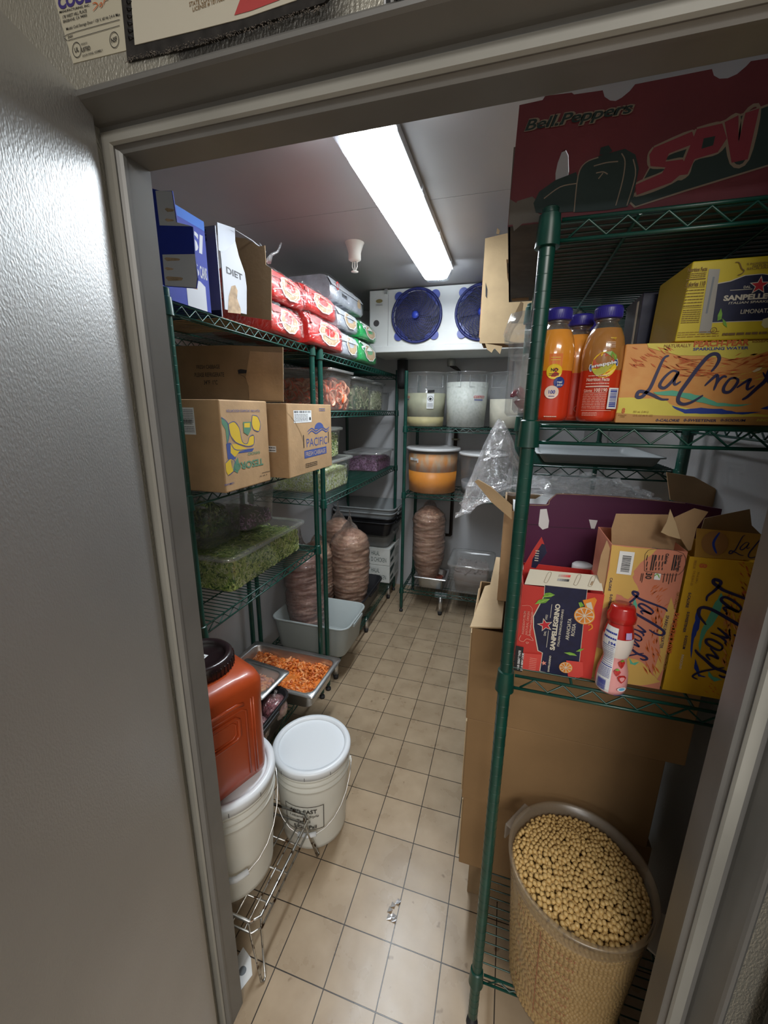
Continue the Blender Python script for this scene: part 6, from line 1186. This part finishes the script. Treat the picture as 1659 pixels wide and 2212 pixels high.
mb = MB(); ff = [at(1500, 1203, 'y', yf), at(1655, 1212, 'y', yf), at(1658, 1155, 'y', yf+.03), at(1506, 1141, 'y', yf+.03)]; mb.add(ff + [p + Vector((0, .0015, -.0005)) for p in ff], [(0, 1, 2, 3), (7, 6, 5, 4), (0, 4, 5, 1), (1, 5, 6, 2), (2, 6, 7, 3), (3, 7, 4, 0)], OCH)
U_ = ff[1]-ff[0]; V_ = ff[3]-ff[0]; f = Face(mb, ff[0], U_, V_, lift=.001); hh = V_.length
f.disc(.028, hh*.5, hh*.42, mat('can_print_brown', (.30, .14, .04), .5), ru=.02); f.stroke([(.032, hh*.15), (.026, hh*.5), (.034, hh*.88)], .004, COB)
for pts, w in LC[:4]: f.stroke([(.050 + (x+140)/1780*.075*1.3, hh*.12 + (1850-y)/560*hh*.7) for x, y in pts], w*4.5e-5, INKB)
mb.build('top_flap', t)
mb = MB(); P = [at(*p, 'y', yf+.09) for p in ((1500, 1195), (1522, 1120), (1560, 1112), (1620, 1100), (1624, 1135), (1650, 1160), (1650, 1200))]; mb.plate(P, (0, 1, 0), .0015, KRAFTD); mb.build('back_flap', t)
# purple box
PB_ = mat('purple_board', (.085, .012, .055), .5, var=.06, vscale=5)
t = thing('purple_carton', 'dark purple cardboard box with hand holes behind the drink cartons', 'cardboard box', (0, 0, 0)); yf = .32
mb = MB(); P = [at(*p, 'y', yf) for p in ((1126, 1088), (1180, 1090), (1186, 1080), (1199, 1069), (1214, 1066), (1330, 1072), (1480, 1086), (1560, 1100))]; P += [Vector((1.0, yf, Z1)), Vector((P[0].x, yf, Z1))]
mb.plate(P[::-1], (0, 1, 0), .004, PB_); mb.box(P[0].x, yf+.004, Z1, P[0].x+.004, yf+.045, Z1+.30, PB_)
f, q = yface(mb, yf); f.poly([q(*p) for p in ((1167, 1100), (1181, 1099), (1186, 1125), (1184, 1140), (1172, 1144), (1163, 1135))], WHITE); f.poly([q(*p) for p in ((1272, 1122), (1291, 1124), (1284, 1143), (1277, 1142))], WHITE); f.stroke([q(1128, 1132), q(1165, 1134)], .0012, INK, False); f.stroke([q(1186, 1138), q(1275, 1142), q(1330, 1142)], .001, INK, False); f.stroke([q(1126, 1090), q(1180, 1091), q(1187, 1081), q(1199, 1070), q(1214, 1067), q(1330, 1073), q(1480, 1087)], .0018, TAN, False)
mb.build('body', t)
# kraft carton with plastic liner behind
t = thing('cardboard_carton', 'open cardboard box behind the purple one, its long flap sticking into the aisle', 'cardboard box', (0, 0, 0)); mb = MB(); carton(mb, .546, .385, Z1, .97, .655, 1.365, KRAFT, t=.005, inside=KRAFTD); mb.box(.5455, .39, Z1+.075, .546, .65, Z1+.085, INK); mb.build('body', t)
mb = MB(); P = [at(*p, 'y', .332) for p in ((1025, 1040), (1032, 1036), (1060, 1052), (1105, 1092), (1105, 1122), (1062, 1085))]; mb.plate(P[::-1], (.5, .9, 0), .004, KRAFTL); mb.build('long_flap', t)
P = [at(*p, 'y', .60) for p in ((1440, 1020), (1500, 1030), (1545, 1055), (1560, 1100), (1560, 1110), (1448, 1080))]; mb = MB(); mb.plate(P[::-1], (0, 1, 0), .004, KRAFT); mb.build('rear_flap', t)
t = thing('plastic_liner', 'big crumpled sheet of clear plastic spilling over the box behind the purple one', 'plastic film', (0, 0, 0)); rnd = random.Random(8)
WLIN = clear('liner_film', haze=.13, gloss=.08, rough=.05, bump=1.0, bscale=60, edge=.40, hazec=(.9, .92, .95)); mb = MB(); 
for layer in range(2):
    nx, ny = 30, 16; vs = []
    for i in range(nx+1):
        for j in range(ny+1):
            u, v = i/nx, j/ny; x = .425 + .50*u; y = .34 + .30*v
            h = 1.37 + .055*math.exp(-((u-.75)/.3)**2) + .20*math.exp(-((x-.505)/.055)**2 - ((v-.75)/.35)**2) + .05*math.exp(-((u-.3)/.25)**2)
            n_ = noise.noise(Vector((x*22+layer*5, y*22, layer))) ; h += .035*abs(n_) - .012*layer + .012*noise.noise(Vector((x*70, y*70, layer)))
            if u < .25: h -= (0.25-u)*.16
            vs.append((x + .02*noise.noise(Vector((x*30, y*30, 5+layer))), y + .02*noise.noise(Vector((x*30, y*30, 9+layer))), h))
    mb.add(vs, [(i*(ny+1)+j, (i+1)*(ny+1)+j, (i+1)*(ny+1)+j+1, i*(ny+1)+j+1) for i in range(nx) for j in range(ny)], WLIN, False)
mb.build('crumpled_sheet', t)
mb = MB(); vs = []
for i in range(13):
    for j in range(7): u, v = i/12, j/6; vs.append((.57 + .34*u, .40 + .22*v, 1.35 + .05*math.sin(PI*u)*math.sin(PI*v) + .015*noise.noise(Vector((u*9, v*9, 2)))))
mb.add(vs, [(i*7+j, (i+1)*7+j, (i+1)*7+j+1, i*7+j+1) for i in range(12) for j in range(6)], WHITE, True); mb.build('white_filling', t)
# tray on the unit behind
t = thing('grey_tray', 'flat grey tray lying on the dark rear shelving unit behind the bottles', 'tray', (.83, .98, 1.455)); mb = MB(); open_box(mb, .36, .44, .03, GREYP, .02, .97); mb.build('body', t)
t = thing('cardboard_carton', 'pale tall cardboard carton on top of the rear right shelving unit', 'cardboard box', (0, 0, 0)); yf = 1.20; mb = MB()
P = [at(*p, 'y', yf) for p in ((1048, 515), (1098, 503), (1140, 500), (1160, 500), (1160, 740), (1105, 742), (1050, 741))]; xs = P[0].x; P[-1].x = xs+.004
mb.plate(P[::-1], (0, 1, 0), .005, KRAFTL); mb.box(xs, yf+.005, 1.93, xs+.005, yf+.33, 2.27, KRAFT); mb.box(xs+.005, yf+.325, 1.93, .72, yf+.33, 2.27, KRAFT)
f, q = yface(mb, yf); f.poly([q(*p) for p in ((1049, 610), (1053, 625), (1052, 645), (1049, 640))], INK); mb.build('body', t)
mb = MB(); P = [at(*p, 'y', yf-.004) for p in ((1048, 742), (1062, 744), (1085, 748), (1080, 765), (1068, 752), (1062, 762), (1052, 755))]; mb.plate(P[::-1], (0, 1, 0), .004, KRAFTL); mb.build('torn_bottom', t)
mb = MB(); P = [at(*p, 'y', 1.0) for p in ((1104, 698), (1113, 675), (1125, 651), (1131, 655), (1128, 680), (1118, 698))]; mb.plate(P[::-1], (0, 1, 0), .004, KRAFTD); mb.build('torn_strip', t); mb = MB(); P = [at(*p, 'y', 1.0) for p in ((1072, 505), (1074, 492), (1080, 498), (1078, 506))]; mb.plate(P[::-1], (0, 1, 0), .003, KRAFTD); mb.build('torn_strip', t)
# bell pepper box
MAR = mat('maroon_board', (.17, .024, .034), .6, c2=(.12, .018, .027), vscale=6, bump=.15, bscale=60); FADE = mat('faded_board', (.13, .115, .10), .7, var=.2, vscale=7, bump=.15, bscale=60); DG = mat('dark_print_green', (.014, .032, .030), .6); OUTL = mat('outline_print', (.26, .20, .15), .6); BOTM = mat('box_bottom_kraft', (.085, .075, .062), .8, var=.3, vscale=20)
t = thing('produce_box', 'large dark red bell pepper box on the top shelf at the right', 'cardboard box', (0, 0, 0)); yf = .085; zb = 1.925
mb = MB(); top_ = [(1122, 227), (1172, 216), (1178, 207), (1235, 200), (1240, 204), (1302, 195), (1306, 209), (1318, 217), (1330, 218), (1343, 211), (1360, 197), (1372, 182), (1538, 149), (1542, 163), (1554, 170), (1572, 169), (1592, 160), (1612, 143), (1622, 132), (1659, 126)]
P = [at(*p, 'y', yf) for p in top_]; zt_ = P[-1].z + .002; hole = [at(*p, 'y', yf) for p in ((1228, 335), (1222, 322), (1214, 326), (1205, 350), (1200, 375), (1200, 420), (1206, 440), (1214, 436), (1222, 410), (1229, 370))]
x0, x1 = P[0].x, 1.06
outer = [Vector((x0-.004, yf, zb))] + [Vector((x1, yf, zb)), Vector((x1, yf, zt_))] + P[::-1]
k = len(outer); 
def holed(outer, hole, y, m, mb, t_=.004):
    """panel with a hole: outer loop cut open to the hole loop"""
    i0 = min(range(len(outer)), key=lambda i: (outer[i]-hole[0]).length); hole = [hole[0]] + hole[:0:-1]; o2 = outer[i0:] + outer[:i0] + [outer[i0]]; h2 = hole + [hole[0]]
    loop = o2 + h2; mb.plate([Vector((p.x, y, p.z)) for p in loop][::-1], (0, 1, 0), t_, m)
holed(outer, hole, yf, MAR, mb)
mb.box(x0-.004, yf+.004, zb, x0, .60, zt_-.055, FADE); mb.box(x0-.003, yf+.004, zb, x1, .60, zb+.005, BOTM); mb.box(x1, yf, zb, x1+.004, .60, zt_, MAR)
mb.build('body', t)
mb = MB(); f, q = yface(mb, yf); c = crop(q, 830, 0, 2.0012)
def PX(l): return [q(830 + x/2.0012, y/2.0012) for x, y in l]
u0 = q(1152, 455)
f.poly(PX([(548, 920), (575, 870), (640, 850), (700, 905), (640, 930), (560, 1000)]), FADE)
bot = zb + .001
f.poly([(x0-.003, bot), (x0+.06, bot), q(1150, 452), q(1117, 440), (x0-.003, q(1110, 430)[1])], FADE)
f.poly(PX([(1060, 880), (1200, 620), (1659, 450), (1659, 720), (1300, 830), (1080, 900)]), OUTL); f.poly(PX([(1066, 874), (1206, 626), (1700, 445), (1700, 700), (1300, 822), (1086, 892)]), DG)
SPV_ = [[(1165, 640), (1330, 570), (1345, 620), (1230, 665), (1215, 700), (1290, 690), (1310, 730), (1240, 790), (1090, 845), (1085, 800), (1200, 750), (1215, 725), (1150, 720), (1145, 670)], [(1350, 560), (1460, 535), (1480, 600), (1440, 660), (1340, 690), (1310, 755), (1270, 760)], [(1470, 530), (1530, 500), (1530, 620), (1560, 490), (1620, 470), (1570, 690), (1500, 705)]]
for l in SPV_:
    pts = PX(l); cx_ = sum(p[0] for p in pts)/len(pts); cy_ = sum(p[1] for p in pts)/len(pts); f.stroke(pts + [pts[0]], .0045, OUTL, False)
for l in SPV_: f.poly(PX(l), mat('spv_red', (.24, .024, .042), .5))
f.poly(PX([(1380, 600), (1430, 590), (1420, 630), (1370, 645)]), DG)
f.poly(PX([(820, 920), (835, 760), (870, 700), (930, 675), (1040, 645), (1085, 670), (1100, 730), (1075, 860), (1050, 895), (960, 910)]), DG); f.poly(PX([(645, 880), (670, 830), (740, 780), (830, 745), (840, 800), (830, 915), (700, 925), (655, 920)]), DG); f.poly(PX([(930, 670), (935, 640), (970, 630), (985, 655), (960, 670)]), DG)
for l in ([(820, 918), (838, 760), (870, 705), (925, 682)], [(1000, 890), (1030, 780), (1040, 700), (1025, 665)], [(1048, 890), (1085, 760), (1075, 690)], [(690, 860), (760, 810), (830, 795)], [(905, 720), (960, 705), (1010, 700)], [(915, 750), (945, 745), (965, 755)], [(925, 775), (945, 750)]): f.stroke(PX(l), .0016, OUTL, False)
a = q(830 + 605/2.0012, 590/2.0012); b_ = q(830 + 1085/2.0012, 440/2.0012); w_ = b_[0]-a[0]; f.text('Bell.Peppers', a[0]-.001, a[1]+.001, .0185*1.12, OUTL, w=w_*1.01, bold=.09, shear=.25, rot=0.0); f.text('Bell.Peppers', a[0], a[1]+.002, .0185, DG, w=w_*.985, bold=.02, shear=.25)
mb.build('print', t)
mb = MB(); P = [at(*p, 'y', .56) for p in ((1094, 560), (1140, 560), (1142, 648), (1106, 650), (1102, 625), (1096, 600))]; mb.plate(P, (0, 1, 0), .004, KRAFT); f, q = yface(mb, .56); f.poly([q(*p) for p in ((1096, 568), (1110, 575), (1111, 592), (1097, 590))], INK); f.poly([q(*p) for p in ((1104, 636), (1115, 638), (1114, 645), (1106, 645))], INK); mb.build('hanging_flap', t)

# ================================================================ ABOVE THE DOOR
def wallface(mb, y=F1): return yface(mb, y-.001)
STK = mat('sticker_cream', (.50, .47, .37), .5, var=.05, vscale=6); PUR_ = mat('print_purple', (.05, .035, .20), .5)
t = thing('maker_plate', 'cream maker and approval sticker on the wall above the door', 'sticker', (0, 0, 0)); mb = MB(); P = [at(*p, 'y', F1-.001) for p in ((113, -60), (118, 0), (158, 137), (275, 108), (268, -60))]; mb.plate(P, (0, 1, 0), .001, STK); f, q = wallface(mb); c = crop(q, 0, 0, 3.95)
def ptext(s, x0, y0, x1, y1, h, m, bold=.01):
    a = c(x0, y0); b_ = c(x1, y1); f.text(s, a[0], a[1], h, m, w=math.hypot(b_[0]-a[0], b_[1]-a[1]), bold=bold, rot=math.atan2(b_[1]-a[1], b_[0]-a[0]))
ptext('COOL', 505, 90, 780, 20, .014, PUR_, .05); ptext('MANUFACTURING, INC.', 512, 122, 770, 60, .0028, INK, .02); ptext('178 WEST HILL PLACE', 540, 165, 745, 108, .0033, INK); ptext('BRISBANE, CA 94005', 545, 205, 748, 148, .0033, INK)
ptext('Model: Cold Storage Door / 120 V, 60 Hz 2.4 A Max', 572, 272, 1030, 145, .0040, INK, .01); ptext('SNH', 585, 335, 625, 322, .003, INK); f.stroke([c(580, 350), c(578, 300), c(1026, 172)], .0006, INK, False); f.stroke([c(585, 350), c(1026, 222)], .0006, INK, False)
for cx, cy, s_, w_ in ((660, 430, 'UL', .007), (980, 345, 'NSF', .0095)): u, v = c(cx, cy); f.disc(u, v, .0082, INK, n=26, r0=.0074, ru=.0076); f.text(s_, u-w_/2, v-.0025, .005, INK, w=w_, bold=.02, rot=.05)
ptext('LISTED', 705, 450, 778, 430, .0045, INK, .02); ptext('REFRIGERATOR', 698, 392, 752, 378, .0018, INK); ptext('DOOR PANEL ASSEMBLY', 710, 492, 885, 440, .0022, INK)
f.stroke([c(795, 40), c(820, 30), c(840, 50), c(800, 100)], .0012, P_RD); f.stroke([c(850, 60), c(870, 30), c(880, 50), c(860, 70)], .0012, P_RD); f.stroke([c(890, 45), c(900, 10), c(930, 0)], .0012, P_RD); mb.build('print', t)
t = thing('licence_sheet', 'laminated contractor sheet with a spiral edge and dusty black frame above the door', 'notice', (0, 0, 0)); mb = MB()
P = [at(*p, 'y', F1-.003) for p in ((256, -60), (275, 132), (420, 100), (560, 52), (700, 5), (760, -60))]; mb.plate(P, (0, 1, 0), .003, mat('dusty_black', (.022, .020, .019), .9, var=.5, vscale=80)); mb.build('frame', t)
mb = MB(); P = [at(*p, 'y', F1-.004) for p in ((278, -60), (291, 97), (420, 66), (530, 38), (640, 0), (660, -60))]; mb.plate(P, (0, 1, 0), .0008, mat('page_cream', (.56, .53, .44), .5)); f, q = yface(mb, F1-.004); c = crop(q, 400, 0, 3.606)
f.poly([c(385, 122), c(430, 0), c(470, -60), c(860, -60), c(730, 5), c(520, 85)], mat('red_print_soft', (.45, .06, .06), .5)); ptext('STATE CONTRACTOR', 35, 55, 330, -20, .0042, LBR); ptext('LICENSE # 1017066', 62, 98, 310, 8, .0042, LBR); mb.build('page', t)
for i in range(9):
    mb = MB(); p = at(283 - i*.8, 83 - i*15.5, 'y', F1-.004); mb.tube([p + Vector((-.003, 0, 0)), p + Vector((-.001, -.003, .0005)), p + Vector((.003, -.001, .0008)), p + Vector((.0035, .001, 0))], .0009, INK, 6); mb.build('spiral_loop', t)
rnd = random.Random(2); mb = MB(); DST = mat('grey_lint', (.16, .14, .12), .95, var=.4, vscale=60)
for i in range(420):
    s_ = rnd.random(); px = 275 + s_*430; py = 130 - (s_*430)*.21 - 28*s_*s_ + rnd.uniform(-7, 5); p = at(px, py, 'y', F1-.004); d_ = Vector((rnd.uniform(-1, 1), rnd.uniform(-.4, .2), rnd.uniform(-1, .4)))*.0035*rnd.random(); mb.tube([p, p + d_*.6 + Vector((0, -.001, 0)), p + d_], .00045, DST, 3)
o = mb.build('lint_fringe', t); 
t = thing('door_latch_bracket', 'small white metal bracket on the wall above the door opening', 'bracket', (0, 0, 0)); mb = MB(); P = [at(*p, 'y', F1-.004) for p in ((828, -30), (830, 30), (852, 24), (850, -30))]; mb.plate(P, (0, 1, 0), .004, WM); f, q = yface(mb, F1-.004); f.poly([q(*p) for p in ((834, -20), (834, 14), (839, 19), (844, 14), (844, -20))], INK); mb.build('plate', t)
t = thing('wall_switch_box', 'dark blue-grey strip of housing above the right half of the door', 'housing', (0, 0, 0)); a = at(853, -40, 'y', F1-.006); mb = MB(); mb.box(a.x, F1-.02, 2.032, .93, F1-.0005, 2.25, mat('dark_housing', (.06, .065, .08), .5)); mb.build('casing', t, .003)
